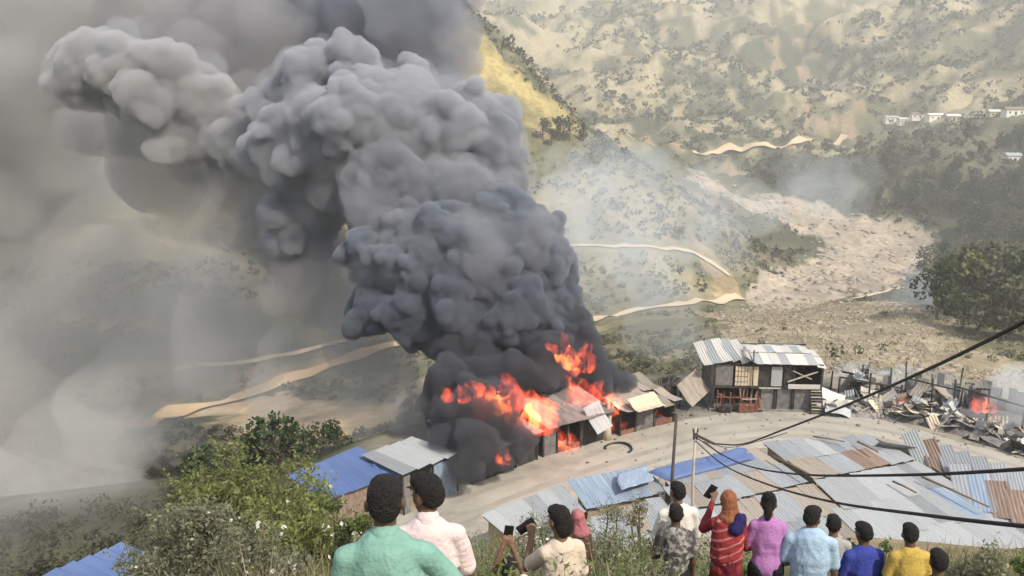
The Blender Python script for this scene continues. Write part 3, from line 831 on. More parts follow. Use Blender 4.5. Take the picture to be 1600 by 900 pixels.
def blue_house(corners, label, z0):
    A, B, C, D = [onz(px, py, z) for px, py, z in corners]
    o = Vector(((A.x + B.x + C.x + D.x) / 4, (A.y + B.y + C.y + D.y) / 4, z0))
    t = empty('blue_roofed_house', o); tag(t, label, 'house')
    L = [p - o for p in (A, B, C, D)]
    prism_walls('wall', L, -3.0, 0.12, 0.25, M_rust, t)
    mb = MB()
    for k in range(4):
        u = k / 3 * 0.92 + 0.04
        mb.bar(L[0].lerp(L[1], u) - Vector((0, 0, 0.09)), L[3].lerp(L[2], u) - Vector((0, 0, 0.09)), 0.07, 0.09)
    rf = mb.build('roof', M_wood, t)
    roof_quad(rf, *L, lambda u, v: M_blue, 0.86, 2.4, 0.015)
blue_house(((455,742,2.5),(560,700,2.5),(632,735,2.2),(500,785,2.2)), 'house with plain blue roof between the big bush and the tin shed', 0.0)
blue_house(((60,905,-1.2),(190,850,-1.2),(240,868,-1.5),(150,925,-1.5)), 'house with plain blue roof in the bottom left corner', -4.0)

# ---- the burned two-storey house at the road's apex
o0, o1 = onz(1112,640,0.0), onz(1281,643,0.0)
ax = (o1 - o0); W = ax.length; ang_h = math.atan2(ax.y, ax.x)
bh = empty('burned_house', o0, ang_h)
tag(bh, 'burned two-storey timber house with buckled white roof above the road', 'house')
F1, F2, DP = 1.75, 3.5, 4.6
MB().box((W / 2, DP / 2, F1), (W, DP, 0.14)).build('upper_floor', M_char, bh)
MB().box((W / 2, DP / 2, 0.04), (W + 0.4, DP + 0.4, 0.16)).build('floor_slab', M_ash, bh)
for x in (0.06, W * 0.26, W * 0.42, W * 0.58, W * 0.74, W - 0.06):
    MB().box((x, 0.0, F1 / 2), (0.12, 0.12, F1)).build('post', M_char, bh)
    MB().box((x, 0.02, (F1 + F2) / 2), (0.11, 0.11, F2 - F1)).build('post', M_char, bh)
for k in range(9):                                            # back and side cladding, board by board
    for zz in (0, 1):
        MB().box((W * (k + 0.5) / 9, DP, (F1 if zz else 0) + (F2 - F1) / 2), (W / 9 - 0.03, 0.05, F1 - 0.1)).build('board', M_char if (k + zz) % 3 else M_ash, bh)
for k in range(5):
    for x in (-0.02, W + 0.02):
        for zz in (0, 1):
            MB().box((x, DP * (k + 0.5) / 5, (F1 if zz else 0) + F1 / 2), (0.05, DP / 5 - 0.03, F1 - 0.1)).build('board', M_ash if x < 1 else M_char, bh)
for x0, x1, m_ in ((0.2, 0.31, M_cream), (0.315, 0.41, M_cream), (0.53, 0.63, M_pale)):    # what is left of the upper front
    MB().box((W * (x0 + x1) / 2, -0.03, F1 + 0.86), (W * (x1 - x0), 0.04, 1.45)).build('front_panel', m_, bh)
mb = MB()
for z in (F1 + 0.45, F1 + 0.85, F1 + 1.25): mb.box((W * 0.255, -0.065, z), (W * 0.11, 0.03, 0.03))
for x in (0.225, 0.255, 0.285): mb.box((W * x, -0.06, F1 + 0.92), (0.03, 0.03, 1.5))
mb.build('window_lattice', M_wood, bh)
for x0, x1 in ((0.02, 0.18), (0.43, 0.52), (0.65, 0.73)):
    MB().box((W * (x0 + x1) / 2, 0.06, F1 + 0.88), (W * (x1 - x0), 0.05, 1.55)).build('front_panel', M_ash if x0 < 0.1 else M_char, bh)
for x0, x1 in ((0.45, 0.57), (0.6, 0.73), (0.76, 0.9)):
    MB().box((W * (x0 + x1) / 2, 0.1, 0.88), (W * (x1 - x0), 0.05, 1.55)).build('shutter', M_ash, bh)
MB().box((W * 0.83, -0.2, F1 + 0.18), (W * 0.29, 0.06, 0.34), Matrix.Rotation(R(8), 3, 'X')).build('balcony_sheet', M_white, bh)
MB().box((W * 0.52, -0.16, F1 + 0.02), (W * 0.2, 0.1, 0.08)).build('balcony_rail', M_palewood, bh)
mb = MB(); mb.bar((W * 0.68, -0.1, F1 + 0.5), (W * 0.95, -0.1, F1 + 1.3), 0.09); mb.bar((W * 0.72, -0.14, F1 + 1.35), (W * 0.9, -0.05, F1 + 0.7), 0.06)
mb.build('fallen_beam', M_palewood, bh)
for k in range(8):
    MB().box((W * 0.945, -0.55 + 0.06 * k, 0.12 + 0.21 * k), (0.75, 0.16, 0.05)).build('stair_tread', M_palewood if k % 2 else M_ash, bh)
mb = MB(); mb.bar((W * 0.945 - 0.4, -0.7, 0.05), (W * 0.945 - 0.4, -0.02, F1), 0.06, 0.14); mb.bar((W * 0.945 + 0.4, -0.7, 0.05), (W * 0.945 + 0.4, -0.02, F1), 0.06, 0.14)
mb.build('stair_string', M_char, bh)
rf = MB().bar((0, 0, F2), (W, 0, F2), 0.1).bar((0, DP, F2 + 0.2), (W, DP, F2 + 0.2), 0.1).bar((W / 2, 0, F2), (W / 2, DP, F2 + 0.2), 0.1).build('roof', M_char, bh)
nsh = 8
for k in range(nsh):                                          # main roof: arched white sheets over the right two thirds
    u = 0.36 + 0.66 * (k + 0.5) / nsh
    drop = 0.45 * max(0, (u - 0.86) / 0.16) ** 2
    for j in range(3):
        v0 = j / 3
        c = Vector((W * u, -0.35 + (DP + 0.6) * (v0 + 1 / 6), F2 + 0.12 + 0.38 * math.sin(math.pi * (v0 + 1 / 6)) - drop + random.uniform(-0.02, 0.02)))
        sl = Vector((0, (DP + 0.6) / 3 * 1.05, 0.38 * (math.sin(math.pi * (v0 + 1 / 3)) - math.sin(math.pi * v0))))
        put(SHEET, 'sheet', M_white if (k + j) % 3 else M_pale, rf, frame(c, Vector((W * 0.66 / nsh * 1.05, 0, -0.12 if u > 0.9 else random.uniform(-0.04, 0.04))), sl))
for k in range(5):                                            # buckled wing tilted up on the left
    u = -0.10 + 0.42 * (k + 0.5) / 5
    c = Vector((W * u, DP * 0.42, F2 + 0.12 + 0.12 * k - 0.05 * (k == 4)))
    put(BENT[k % 6], 'bent_sheet', M_pale if k % 2 else M_white, rf, frame(c, Vector((W * 0.092, 0, 0.16)), Vector((-0.3, DP * 0.95, 0.5 - 0.02 * k))))
put(BENT[2], 'bent_sheet', M_ash, rf, frame(Vector((W * 0.34, 0.6, F2 + 0.35)), Vector((0.8, 0, -0.5)), Vector((0, 2.2, 0.3))))
MB().tube([(W * 0.36, -0.2, 0.2), (W * 0.355, -0.15, F2 + 1.1)], 0.05, 6).build('post', M_pole, bh, True)
# heap of burned red slats at its left front
heap = empty('burned_stall', onz(1150,640,0.0), ang_h); tag(heap, 'collapsed stall of burned red slats in front of the burned house', 'stall')
rs = random.Random(5)
for k in range(26):
    x = rs.uniform(-1.7, 1.7)
    if k < 15: a, b = (x, rs.uniform(-0.5, 0.1), 0.0), (x + rs.uniform(-0.15, 0.15), rs.uniform(-0.3, 0.1), rs.uniform(1.2, 1.75))
    else: a, b = (x, rs.uniform(-0.9, 0), rs.uniform(0.1, 1.2)), (x + rs.uniform(-1.2, 1.2), rs.uniform(-0.9, 0), rs.uniform(0.1, 1.6))
    MB().bar(a, b, 0.09, 0.05).build('slat', M_redwood if k % 4 else M_palewood, heap)
MB().box((0.6, -0.45, 0.35), (1.2, 0.5, 0.6), 0.2).build('crate', M_redwood, heap); MB().box((-0.9, -0.5, 0.25), (0.8, 0.5, 0.45), -0.3).build('crate', M_char, heap)
MB().box((0.1, -0.5, 1.1), (3.4, 0.06, 0.07), Matrix.Rotation(0.03, 3, 'Y')).build('rail', M_redwood, heap); MB().box((0, 0, 0.06), (3.6, 0.9, 0.1)).build('base_board', M_char, heap)

def leaning_sheet(px, py, z, w, h, yaw, tilt, mat, label, k=0, roll=0.0):
    c = onz(px, py, z)
    o = bpy.data.objects.new('bent_sheet', BENT[k % 6]); link(o)
    Mx = Matrix.Translation(c) @ Matrix.Rotation(yaw, 4, 'Z') @ Matrix.Rotation(tilt, 4, 'X') @ Matrix.Rotation(roll, 4, 'Z') @ Matrix.Diagonal((w, h, 1, 1))
    o.matrix_basis = Mx
    o.material_slots[0].link = 'OBJECT'; o.material_slots[0].material = mat
    tag(o, label, 'metal sheet'); return o
leaning_sheet(1083,606,1.6,2.0,1.9,0.3,1.15,M_dusty,'square grey sheet hanging askew left of the burned house',1,0.55)
leaning_sheet(1296,618,0.9,1.1,2.6,0.6,0.75,M_white,'white curled sheet leaning at the right of the burned house',3,0.9)
leaning_sheet(1310,640,0.5,0.9,1.8,0.2,0.4,M_pale,'pale sheet lying by the stairs of the burned house',4,1.1)
# curled fan of scorched sheets between shops and house
fan = empty('collapsed_roof', onz(1040,640,0.0), 0.25); tag(fan, 'curled fan of scorched roof sheets between the burning shops and the house', 'roof debris')
for k in range(11):
    a = -0.9 + 1.9 * k / 10
    c = Vector((math.sin(a) * 0.95 + 0.2, 0.4 + 0.06 * k, 1.35 + 0.35 * math.cos(a)))
    put(BENT[k % 6], 'bent_sheet', M_ash if k % 3 else M_dusty, fan, frame(c, Vector((0.36, 0.1, 0.02)), Vector((math.sin(a) * 1.5, -0.7, 1.5 * math.cos(a)))))
for x in (-1.1, 0.1, 1.2): MB().tube([(x, 0.2, 0), (x + 0.1, 0.3, 1.7)], 0.06, 6).build('post', M_char, fan, True)
MB().box((0, 1.0, 0.7), (2.6, 0.08, 1.4)).build('wall', M_char, fan)

# ---- burning shops along the far edge of the road
def shop(a_px, b_px, label, depth, zf, zb, roofm, opens, front, over=0.7, bent=False):
    a, b = onz(*a_px, 0.0), onz(*b_px, 0.0)
    d = b - a; Wd = d.length
    t = empty('burning_shop', a, math.atan2(d.y, d.x)); tag(t, label, 'shop')
    MB().box((Wd / 2, depth / 2, 0.06), (Wd, depth, 0.2)).build('floor_slab', M_ash, t)
    MB().box((Wd / 2, depth, zb / 2), (Wd, 0.1, zb)).build('back_wall', M_char, t)
    for x in (0.05, Wd - 0.05):
        MB().box((x, depth / 2, zf / 2), (0.1, depth, zf)).build('side_wall', M_char, t)
    for (u0, u1, z0, z1, m_) in front:
        MB().box((Wd * (u0 + u1) / 2, 0.0, (z0 + z1) / 2), (Wd * (u1 - u0), 0.08, z1 - z0)).build('front_board', m_, t)
    for u in opens:
        MB().box((Wd * u, -0.02, zf / 2), (0.13, 0.13, zf)).build('post', M_char, t)
    rf = MB().bar((0, -0.05, zf + 0.04), (Wd, -0.05, zf + 0.04), 0.1).bar((0, depth, zb + 0.04), (Wd, depth, zb + 0.04), 0.1).bar((Wd / 2, -over, zf - 0.02), (Wd / 2, depth, zb + 0.02), 0.08).build('roof', M_char, t)
    n_ = max(3, round(Wd / 0.85))
    for i in range(n_):
        for j in range(2):
            y0, y1 = (-over, depth * 0.42) if j == 0 else (depth * 0.38, depth + 0.3)
            z0 = zf - 0.04 if j == 0 else zf + (zb - zf) * 0.4
            z1 = zf + (zb - zf) * 0.45 if j == 0 else zb + 0.05
            c = Vector((Wd * (i + 0.5) / n_, (y0 + y1) / 2, (z0 + z1) / 2 + 0.1 + 0.015 * (i % 2) + 0.02 * j))
            put(BENT[(i + j) % 6] if bent else SHEET, 'bent_sheet' if bent else 'sheet', roofm, t if False else rf, frame(c, Vector((Wd / n_ * 1.05, 0, random.uniform(-.05, .05))), Vector((0, y1 - y0, (z1 - z0) * random.uniform(0.9, 1.2)))))
    return t
shop((848,714), (952,684), 'burning shop with long scorched eave beside the pale tree stump', 4.2, 2.05, 2.7, M_ash, (0.0, 0.2, 0.36, 0.55, 0.78, 1.0), ((0.0, 0.18, 0, 2.0, M_ash), (0.22, 0.55, 0, 0.35, M_redwood), (0.57, 0.76, 0, 1.9, M_char), (0.8, 0.98, 0, 1.3, M_char)))
shop((738,757), (838,718), 'burning shop swallowed by black smoke next to the tin shed', 4.0, 2.0, 2.6, M_ash, (0.0, 0.33, 0.66, 1.0), ((0.02, 0.3, 0, 1.9, M_char), (0.7, 0.97, 0, 1.8, M_char), (0.36, 0.64, 0, 0.4, M_char)))
shop((968,681), (1052,658), 'small burning shop with torn buff roof sheets', 3.4, 1.75, 2.3, M_dusty, (0.0, 0.28, 0.62, 1.0), ((0.3, 0.6, 0, 1.6, M_ash), (0.02, 0.26, 0, 0.3, M_redwood), (0.65, 0.97, 0, 0.35, M_redwood)), 0.9, True)
# pale scorched stump and white torn sheet between the shops
stp_ = onz(948,686,0.0)
st = empty('tree_stump', stp_); tag(st, 'pale barkless tree stump standing between two burning shops', 'stump')
MB().tube([(0,0,-0.1),(0.02,0,0.7),(0.1,0,1.6),(0.02,0.05,2.5),(-0.05,0.05,2.9)], [0.36,0.27,0.21,0.16,0.07], 9).build('trunk', M_palewood, st, True)
MB().tube([(0.05,0,1.5),(0.3,-0.1,2.1),(0.36,-0.1,2.6)], [0.1,0.06,0.03], 7).build('branch', M_palewood, st, True)
leaning_sheet(934,652,2.0,1.3,1.9,0.4,1.0,M_pale,'torn white sheet draped over the eave beside the stump',5,0.3)
leaning_sheet(1010,630,2.3,2.2,1.5,0.3,0.35,M_cream,'buff torn sheet crumpled on the small burning shop',0,0.2)
# black half ring on the road
p = onz(966,700,0.06)
mb = MB(); mb.tube([(math.cos(a) * 0.85, math.sin(a) * 0.85, 0.06 * math.sin(a * 2)) for a in np.linspace(-0.9, 3.3, 22)], 0.085, 8)
o = mb.build('split_tyre', M_cable, None, True, p, (0, 0, 0)); tag(o, 'black split tyre lying in an arc on the road', 'tyre')

# ---- heaps of burned rubble along the right of the road
def rubble(px, py, L_, wdt, hgt, n_, label, seed, yaw, pal):
    c = onz(px, py, 0.0)
    t = empty('rubble_heap', c, yaw); tag(t, label, 'rubble')
    rs = random.Random(seed)
    nx, ny = 26, 12
    V, Q = [], []
    for j in range(ny):
        for i in range(nx):
            u, v = i / (nx - 1) * 2 - 1, j / (ny - 1) * 2 - 1
            V.append((u * L_ / 2, v * wdt / 2, max(0, (1 - u ** 4) * (1 - v * v)) * hgt * rs.uniform(0.35, 0.8) - 0.05))
    for j in range(ny - 1):
        for i in range(nx - 1): Q.append((j * nx + i, j * nx + i + 1, (j + 1) * nx + i + 1, (j + 1) * nx + i))
    tag(ob('ash_mound', mesh_np('ash_mound', V, Q), M_char if pal == 'dark' else M_ash, t), None, None, None, 'stuff')
    for k in range(n_):
        u, v = rs.uniform(-0.95, 0.95), rs.uniform(-0.85, 0.85)
        z = (1 - v * v) * hgt * 0.6 + rs.uniform(0, 0.2)
        c = Vector((u * L_ / 2, v * wdt / 2, z))
        ty = rs.random()
        rot = Matrix.Rotation(rs.uniform(0, 6.28), 4, 'Z') @ Matrix.Rotation(rs.uniform(-0.9, 0.9), 4, 'X') @ Matrix.Rotation(rs.uniform(-0.6, 0.6), 4, 'Y')
        m_ = rs.choice([M_white, M_pale, M_cream, M_rubble, M_ash, M_rubble] if pal != 'dark' else [M_ash, M_char, M_pale, M_rubble])
        if ty < 0.5:
            put(BENT[k % 6], 'bent_sheet', m_, t, Matrix.Translation(c) @ rot @ Matrix.Diagonal((rs.uniform(0.6, 1.0), rs.uniform(0.9, 2.2), 1, 1)))
        elif ty < 0.8:
            MB().bar(c - rot.to_3x3() @ Vector((rs.uniform(0.5, 1.3), 0, 0)), c + rot.to_3x3() @ Vector((rs.uniform(0.5, 1.3), 0, 0)), 0.1, 0.07).build('beam', rs.choice([M_char, M_palewood, M_ash]), t)
        else:
            s_ = rs.uniform(0.25, 0.6)
            MB().box(c, (s_, s_ * rs.uniform(0.6, 1.4), s_ * 0.7), rot.to_3x3()).build('block', M_rubble, t)
rubble(1345,642,5.2,3.0,0.9,34,'heap of twisted white and grey sheets right of the burned house',11,-0.1,'pale')
rubble(1430,652,5.6,3.2,1.2,42,'big heap of pale rubble and buff sheets at the middle of the burned row',12,-0.55,'pale')
rubble(1505,672,4.4,2.6,0.8,26,'heap of striped buff sheets and charred beams by the road bend',13,-0.75,'pale')
rubble(1572,690,4.6,3.6,0.8,26,'dark smouldering heap at the right edge of the burned row',14,-0.9,'dark')
rubble(1400,622,7.0,3.0,0.9,26,'charred heap behind the pale rubble',15,-0.3,'dark')
def ruin(px, py, w_, d_, h_, yaw, label, seed):
    t = empty('burned_out_shop', onz(px, py, 0.0), yaw); tag(t, label, 'ruin')
    rs = random.Random(seed)
    n_ = int(w_ / 0.5)
    for k in range(n_):
        hh = h_ * rs.uniform(0.45, 1.0)
        MB().box((-w_ / 2 + (k + 0.5) * w_ / n_, d_ / 2, hh / 2 - 0.05), (w_ / n_ - 0.03, 0.1, hh)).build('wall_board', rs.choice([M_ash, M_char, M_rubble]), t)
    for x in (-w_ / 2, 0, w_ / 2):
        for y in (-d_ / 2, d_ / 2 - 0.12):
            hh = h_ * rs.uniform(0.7, 1.25)
            MB().tube([(x, y, -0.1), (x + rs.uniform(-.15, .15), y, hh)], 0.07, 6).build('post', M_char, t, True)
    MB().bar((-w_ / 2, -d_ / 2, h_ * 0.95), (w_ / 2, -d_ / 2, h_ * rs.uniform(0.6, 0.95)), 0.1).build('beam', M_char, t)
    MB().box((0, 0, 0.02), (w_, d_, 0.12)).build('floor_slab', M_ash, t)
    for k in range(4):
        put(BENT[(k + seed) % 6], 'bent_sheet', rs.choice([M_ash, M_pale, M_dusty]), t, Matrix.Translation((rs.uniform(-w_, w_) * 0.4, rs.uniform(-.3, .3) * d_, rs.uniform(0.5, h_))) @ Matrix.Rotation(rs.uniform(0, 6), 4, 'Z') @ Matrix.Rotation(rs.uniform(-1.2, 1.2), 4, 'X') @ Matrix.Diagonal((0.9, 1.8, 1, 1)))
ruin(1350,618,4.4,2.6,1.9,-0.15,'burned-out shop shell with blackened boards near the small left flame',3)
ruin(1455,628,3.6,2.6,2.1,-0.45,'burned-out shop shell with grey wall pieces between the two small flames',4)
ruin(1550,650,4.4,3.0,2.2,-0.75,'burned-out shop shell behind the right-hand flame',5)
p = onz(1572,695,0.0)
jug = empty('jerrycan', p, 0.3); tag(jug, 'small white jerrycan standing by the smouldering heap', 'jerrycan')
MB().box((0, 0, 0.22), (0.34, 0.24, 0.42)).build('body', M_plaster, jug); MB().tube([(0.08, 0, 0.43), (0.08, 0, 0.5)], 0.04, 8).build('cap', M_bluepaint, jug); MB().bar((-0.12, 0, 0.47), (0.03, 0, 0.47), 0.03).build('handle', M_plaster, jug)

# ---- village on the far ridge
rs = random.Random(9)
for k, (px, py, w_, m_, lab) in enumerate(((1392,187,11,M_plaster,'leftmost white house of the far village'), (1412,190,9,M_plaster,'low white house second from the left in the far village'), (1436,182,13,M_plaster,'long bright white house of the far village beside the green roof'),
        (1462,184,14,M_plaster,'long white hall with pale roof in the middle of the far village'), (1488,186,9,M_cream,'cream house right of the long hall in the far village'), (1512,189,9,M_bluepaint,'blue grey house of the far village'),
        (1530,185,8,M_plaster,'small white house right of the blue one in the far village'), (1556,180,10,M_cream,'beige house near the right end of the far village'), (1582,177,11,M_plaster,'white house at the right end of the far village'), (1580,250,8,M_plaster,'single white house among the trees below the far village'))):
    g_ = hit(px, py + 3)
    t = empty('village_house', g_, rs.uniform(-0.15, 0.15)); tag(t, lab, 'house', 'houses of the far village')
    h_ = 3.4; d_ = 6.5
    MB().box((0, 0, h_ / 2 - 1.0), (w_, d_, h_ + 2.0)).build('wall', m_, t)
    v = [(-w_/2-.5,-d_/2-.5,h_), (w_/2+.5,-d_/2-.5,h_), (w_/2+.5,d_/2+.5,h_), (-w_/2-.5,d_/2+.5,h_), (-w_/2-.2,0,h_+1.5), (w_/2+.2,0,h_+1.5)]
    MB().add(v, [(0,1,5,4),(2,3,4,5),(1,2,5),(3,0,4),(3,2,1,0)]).build('roof', (M_pale, M_white, M_rust)[k % 3 if k != 3 else 1], t)
    for q in range(3):
        MB().box((-w_ * 0.32 + q * w_ * 0.32, -d_ / 2 - 0.03, 1.7 if q != 1 else 1.1), (1.1, 0.08, 1.1 if q != 1 else 2.2)).build('window' if q != 1 else 'door', M_dark, t)

# ---- poles and cables
def pole(a, b, r0, r1, mat, label, bend=0.0):
    t = empty('utility_pole', a); tag(t, label, 'pole')
    a = Vector(a); d = Vector(b) - a
    MB().tube([(0, 0, -0.6), tuple(d * 0.35 + Vector((bend, 0, 0))), tuple(d * 0.7 + Vector((-bend * 0.6, 0, 0))), tuple(d)], [r0, r0 * 0.9, (r0 + r1) / 2, r1], 9).build('shaft', mat, t, True)
    return t, d
top1 = at(1057,648,36.0); b1 = at(1045,800,36.0); b1.z = hz(b1.x, b1.y)
t1, d1 = pole(b1, top1, 0.085, 0.06, M_pole, 'dark leaning pole with a hooked top beside the blue tarpaulin', 0.03)
MB().tube([tuple(d1), tuple(d1 + Vector((-0.12, 0, 0.09))), tuple(d1 + Vector((-0.22, 0, 0.05)))], 0.05, 6).build('hook', M_pole, t1, True)
top2 = at(1087,668,34.0); b2 = at(1084,800,34.0); b2.z = hz(b2.x, b2.y)
t2, d2 = pole(b2, top2, 0.07, 0.045, M_palewood, 'pale crooked pole carrying the cables behind the white-shirted person', 0.06)
MB().box(tuple(d2 + Vector((0, 0, -0.35))), (0.16, 0.16, 0.3)).build('insulator', M_pole, t2); MB().bar(tuple(d2 + Vector((0, 0, -0.3))), tuple(d2 + Vector((0.75, -0.1, -0.65))), 0.09).build('cross_arm', M_pole, t2)
for s_ in (-1, 1): MB().tube([tuple(d2 + Vector((0.07 * s_, 0, -0.2))), tuple(d2 + Vector((0.1 * s_, 0, -0.05)))], 0.035, 6).build('insulator', M_pole, t2, True)
farp = Vector((9.5, 6.0, hz(9.5, 6.0)))
t3, d3 = pole(farp, farp + Vector((0.1, 0, 6.6)), 0.13, 0.09, M_pole, 'utility pole on the slope just outside the right edge')
def cable(pts, r0, r1, label):
    P = catmull(np.array([tuple(p) for p in pts]), 12)
    o = MB().tube([tuple(p) for p in P], list(np.linspace(r0, r1, len(P))), 7).build('power_cable', M_cable, None, True)
    tag(o, label, 'cable')
arm = b2 + d2 + Vector((0.75, -0.1, -0.65))
cable([arm, at(1160,694,30), at(1225,671,25.5), at(1320,634,20), at(1450,577,14.5), at(1600,503,10.5), at(1830,380,8.2)], 0.028, 0.030, 'black cable rising steeply from the pale pole to the right edge')
cable([b2 + d2 + Vector((0, 0, -0.4)), at(1135,714,31), at(1180,731,27), at(1262,742,22), at(1420,742,16.5), at(1600,733,12.5), at(1800,715,10)], 0.022, 0.034, 'black cable running level across the roofs to the right edge')
cable([b2 + d2 + Vector((0, 0, -0.55)), at(1130,726,30), at(1200,757,24), at(1300,784,19), at(1440,804,14.5), at(1600,822,11.5), at(1800,838,9.5)], 0.022, 0.036, 'black cable sagging lowest across the pale roof')
cable([at(1100,690,33.5), at(1140,699,31), at(1190,688,28), at(1230,676,25)], 0.012, 0.012, 'thin wire tied along the steep cable near the pale pole')
# ================================================================== fire
def flame_vol(name, c0, c1, s, scale, lo, hi):
    """glowing gas: emission broken up by rising, stretched turbulence"""
    m, n, l = nodes_of(name)
    n.remove(n['Principled BSDF'])
    tc = n.new('ShaderNodeTexCoord'); mp = n.new('ShaderNodeMapping'); mp.inputs['Scale'].default_value = (1, 1, 0.5)
    l.new(tc.outputs['Object'], mp.inputs[0])
    nz = n.new('ShaderNodeTexNoise'); nz.inputs['Scale'].default_value = scale; nz.inputs['Detail'].default_value = 5; nz.inputs['Distortion'].default_value = 1.2
    l.new(mp.outputs[0], nz.inputs['Vector'])
    mr = n.new('ShaderNodeMapRange'); mr.inputs['From Min'].default_value = lo; mr.inputs['From Max'].default_value = hi; mr.inputs['To Max'].default_value = s
    l.new(nz.outputs['Fac'], mr.inputs['Value'])
    rp = n.new('ShaderNodeValToRGB'); rp.color_ramp.elements[0].position = lo; rp.color_ramp.elements[1].position = hi + 0.08
    rp.color_ramp.elements[0].color = (*c0, 1); rp.color_ramp.elements[1].color = (*c1, 1)
    l.new(nz.outputs['Fac'], rp.inputs[0])
    e = n.new('ShaderNodeEmission'); l.new(rp.outputs[0], e.inputs['Color']); l.new(mr.outputs[0], e.inputs['Strength'])
    l.new(e.outputs[0], n['Material Output'].inputs['Volume'])
    return m
FV_out = flame_vol('outer_flame', (1.0, 0.06, 0.035), (1.0, 0.17, 0.045), 1.5, 1.25, 0.45, 0.66)
FV_core = flame_vol('flame_core', (1.0, 0.12, 0.035), (1.0, 0.38, 0.07), 4.0, 1.7, 0.45, 0.66)
def flame(px, py, w, h, t, label, seed, core=True):
    """licking flame: base at (px,py); tongues of balls that shrink as they rise"""
    rs = random.Random(seed)
    base = at(px, py, t)
    k = t / FPX
    w, h = w * k, h * k
    def tongues(n, ww, hh, r0):
        balls = []
        for i in range(n):
            x = rs.uniform(-0.5, 0.5) * ww; y = rs.uniform(-0.3, 0.3) * ww
            H = hh * rs.uniform(0.55, 1.0) * (1 - 0.5 * abs(2 * x / ww)); lean = rs.uniform(-0.6, 0.1) * hh
            for j in range(14):
                u = j / 13
                balls.append((Vector((x + lean * u * u + 0.05 * ww * math.sin(5 * u + i), y, H * u)), max(0.05, r0 * (1 - u) ** 0.7 * rs.uniform(0.8, 1.15) + 0.045 * hh)))
        return balls
    n = max(4, int(7 * w / max(h, 0.1)))
    r0 = 0.22 * min(w, h)
    th = empty('flame', base); tag(th, label, 'flame', 'flames of the burning shops')
    for nm, bl, mt in (('outer_flame', tongues(n, w, h, r0), FV_out),) + ((('flame_core', tongues(max(3, n // 2), w * 0.6, h * 0.6, r0 * 0.62), FV_core),) if core else ()):
        me = voxel_union(nm, bl, max(0.035, 0.018 * max(w, h)), 2)
        v, nn = co_no(me)
        set_co(me, v + nn * (0.06 * h * fbm(v / (0.16 * h) + seed, 3, seed))[:, None])
        me.polygons.foreach_set('use_smooth', np.ones(len(me.polygons), bool))
        me.materials.clear(); me.materials.append(mt)
        ob(nm, me, None, th)
    return th
flame(805,648,100,84,51.5,'largest orange fireball above the middle shop roof',1)
flame(898,572,46,66,56.0,'tall orange flame highest up in the black smoke',2)
flame(920,622,66,46,54.5,'wide red flame over the roofs right of the fireball',3, False)
flame(712,620,34,40,49.0,'small red flame at the left edge of the black smoke',4, False)
flame(962,642,34,50,57.0,'orange flame behind the pale stump',5)
flame(884,694,36,34,54.8,'bright orange fire inside the shop under the long eave',6)
flame(790,720,30,22,47.6,'low yellow flame at the foot of the black smoke',7)
flame(966,668,24,30,58.0,'fire inside the wall opening right of the pale stump',8)
flame(1030,660,30,24,60.5,'fire in the doorway of the small burning shop',9)
flame(1408,628,16,16,61.0,'small flame left in the burned-out row',10)
flame(1536,638,30,34,57.5,'flame behind the rubble at the far right',11)
flame(1352,640,10,8,62.0,'tiny flame at the left end of the rubble row',12, False)
# ================================================================== plants
def leaf_mat(name, c1, c2, c3=None, trans=0.25):
    m, n, l = nodes_of(name)
    b = n['Principled BSDF']; b.inputs['Roughness'].default_value = 0.7; b.inputs['Specular IOR Level'].default_value = 0.2
    ge = n.new('ShaderNodeNewGeometry')
    rp = n.new('ShaderNodeValToRGB')
    rp.color_ramp.elements[0].color = (*c1, 1); rp.color_ramp.elements[1].color = (*c2, 1)
    if c3:
        e = rp.color_ramp.elements.new(0.93); e.color = (*c2, 1); rp.color_ramp.elements[-1].color = (*c3, 1)
    l.new(ge.outputs['Random Per Island'], rp.inputs['Fac'])
    oi = n.new('ShaderNodeObjectInfo'); mr = n.new('ShaderNodeMapRange')
    mr.inputs['To Min'].default_value = 0.75; mr.inputs['To Max'].default_value = 1.25
    l.new(oi.outputs['Random'], mr.inputs['Value'])
    hs = n.new('ShaderNodeHueSaturation'); l.new(mr.outputs[0], hs.inputs['Value']); l.new(rp.outputs[0], hs.inputs['Color'])
    l.new(hs.outputs[0], b.inputs['Base Color'])
    tr = n.new('ShaderNodeBsdfTranslucent'); l.new(hs.outputs[0], tr.inputs['Color'])
    mx = n.new('ShaderNodeMixShader'); mx.inputs[0].default_value = trans
    l.new(b.outputs[0], mx.inputs[1]); l.new(tr.outputs[0], mx.inputs[2])
    l.new(mx.outputs[0], n['Material Output'].inputs['Surface'])
    return m
L_forest = leaf_mat('forest_leaves', (0.024, 0.044, 0.018), (0.066, 0.098, 0.036))
L_scrub = leaf_mat('scrub_leaves', (0.045, 0.056, 0.032), (0.13, 0.13, 0.075))
L_grove = leaf_mat('grove_leaves', (0.065, 0.08, 0.03), (0.15, 0.16, 0.07))
L_bush = leaf_mat('bush_leaves', (0.15, 0.185, 0.06), (0.33, 0.36, 0.14), (0.46, 0.44, 0.28), 0.5)
L_grey = leaf_mat('grey_green_leaves', (0.15, 0.165, 0.095), (0.33, 0.33, 0.23), (0.50, 0.48, 0.38), 0.5)
L_green = leaf_mat('fresh_leaves', (0.075, 0.12, 0.035), (0.20, 0.245, 0.085), None, 0.4)
L_dry = leaf_mat('dry_grass', (0.085, 0.095, 0.040), (0.26, 0.235, 0.125), (0.42, 0.38, 0.26), 0.3)
L_straw = leaf_mat('pale_straw', (0.22, 0.185, 0.115), (0.40, 0.345, 0.24), (0.16, 0.15, 0.08), 0.2)
L_petal = leaf_mat('white_petals', (0.62, 0.62, 0.55), (0.78, 0.78, 0.72))
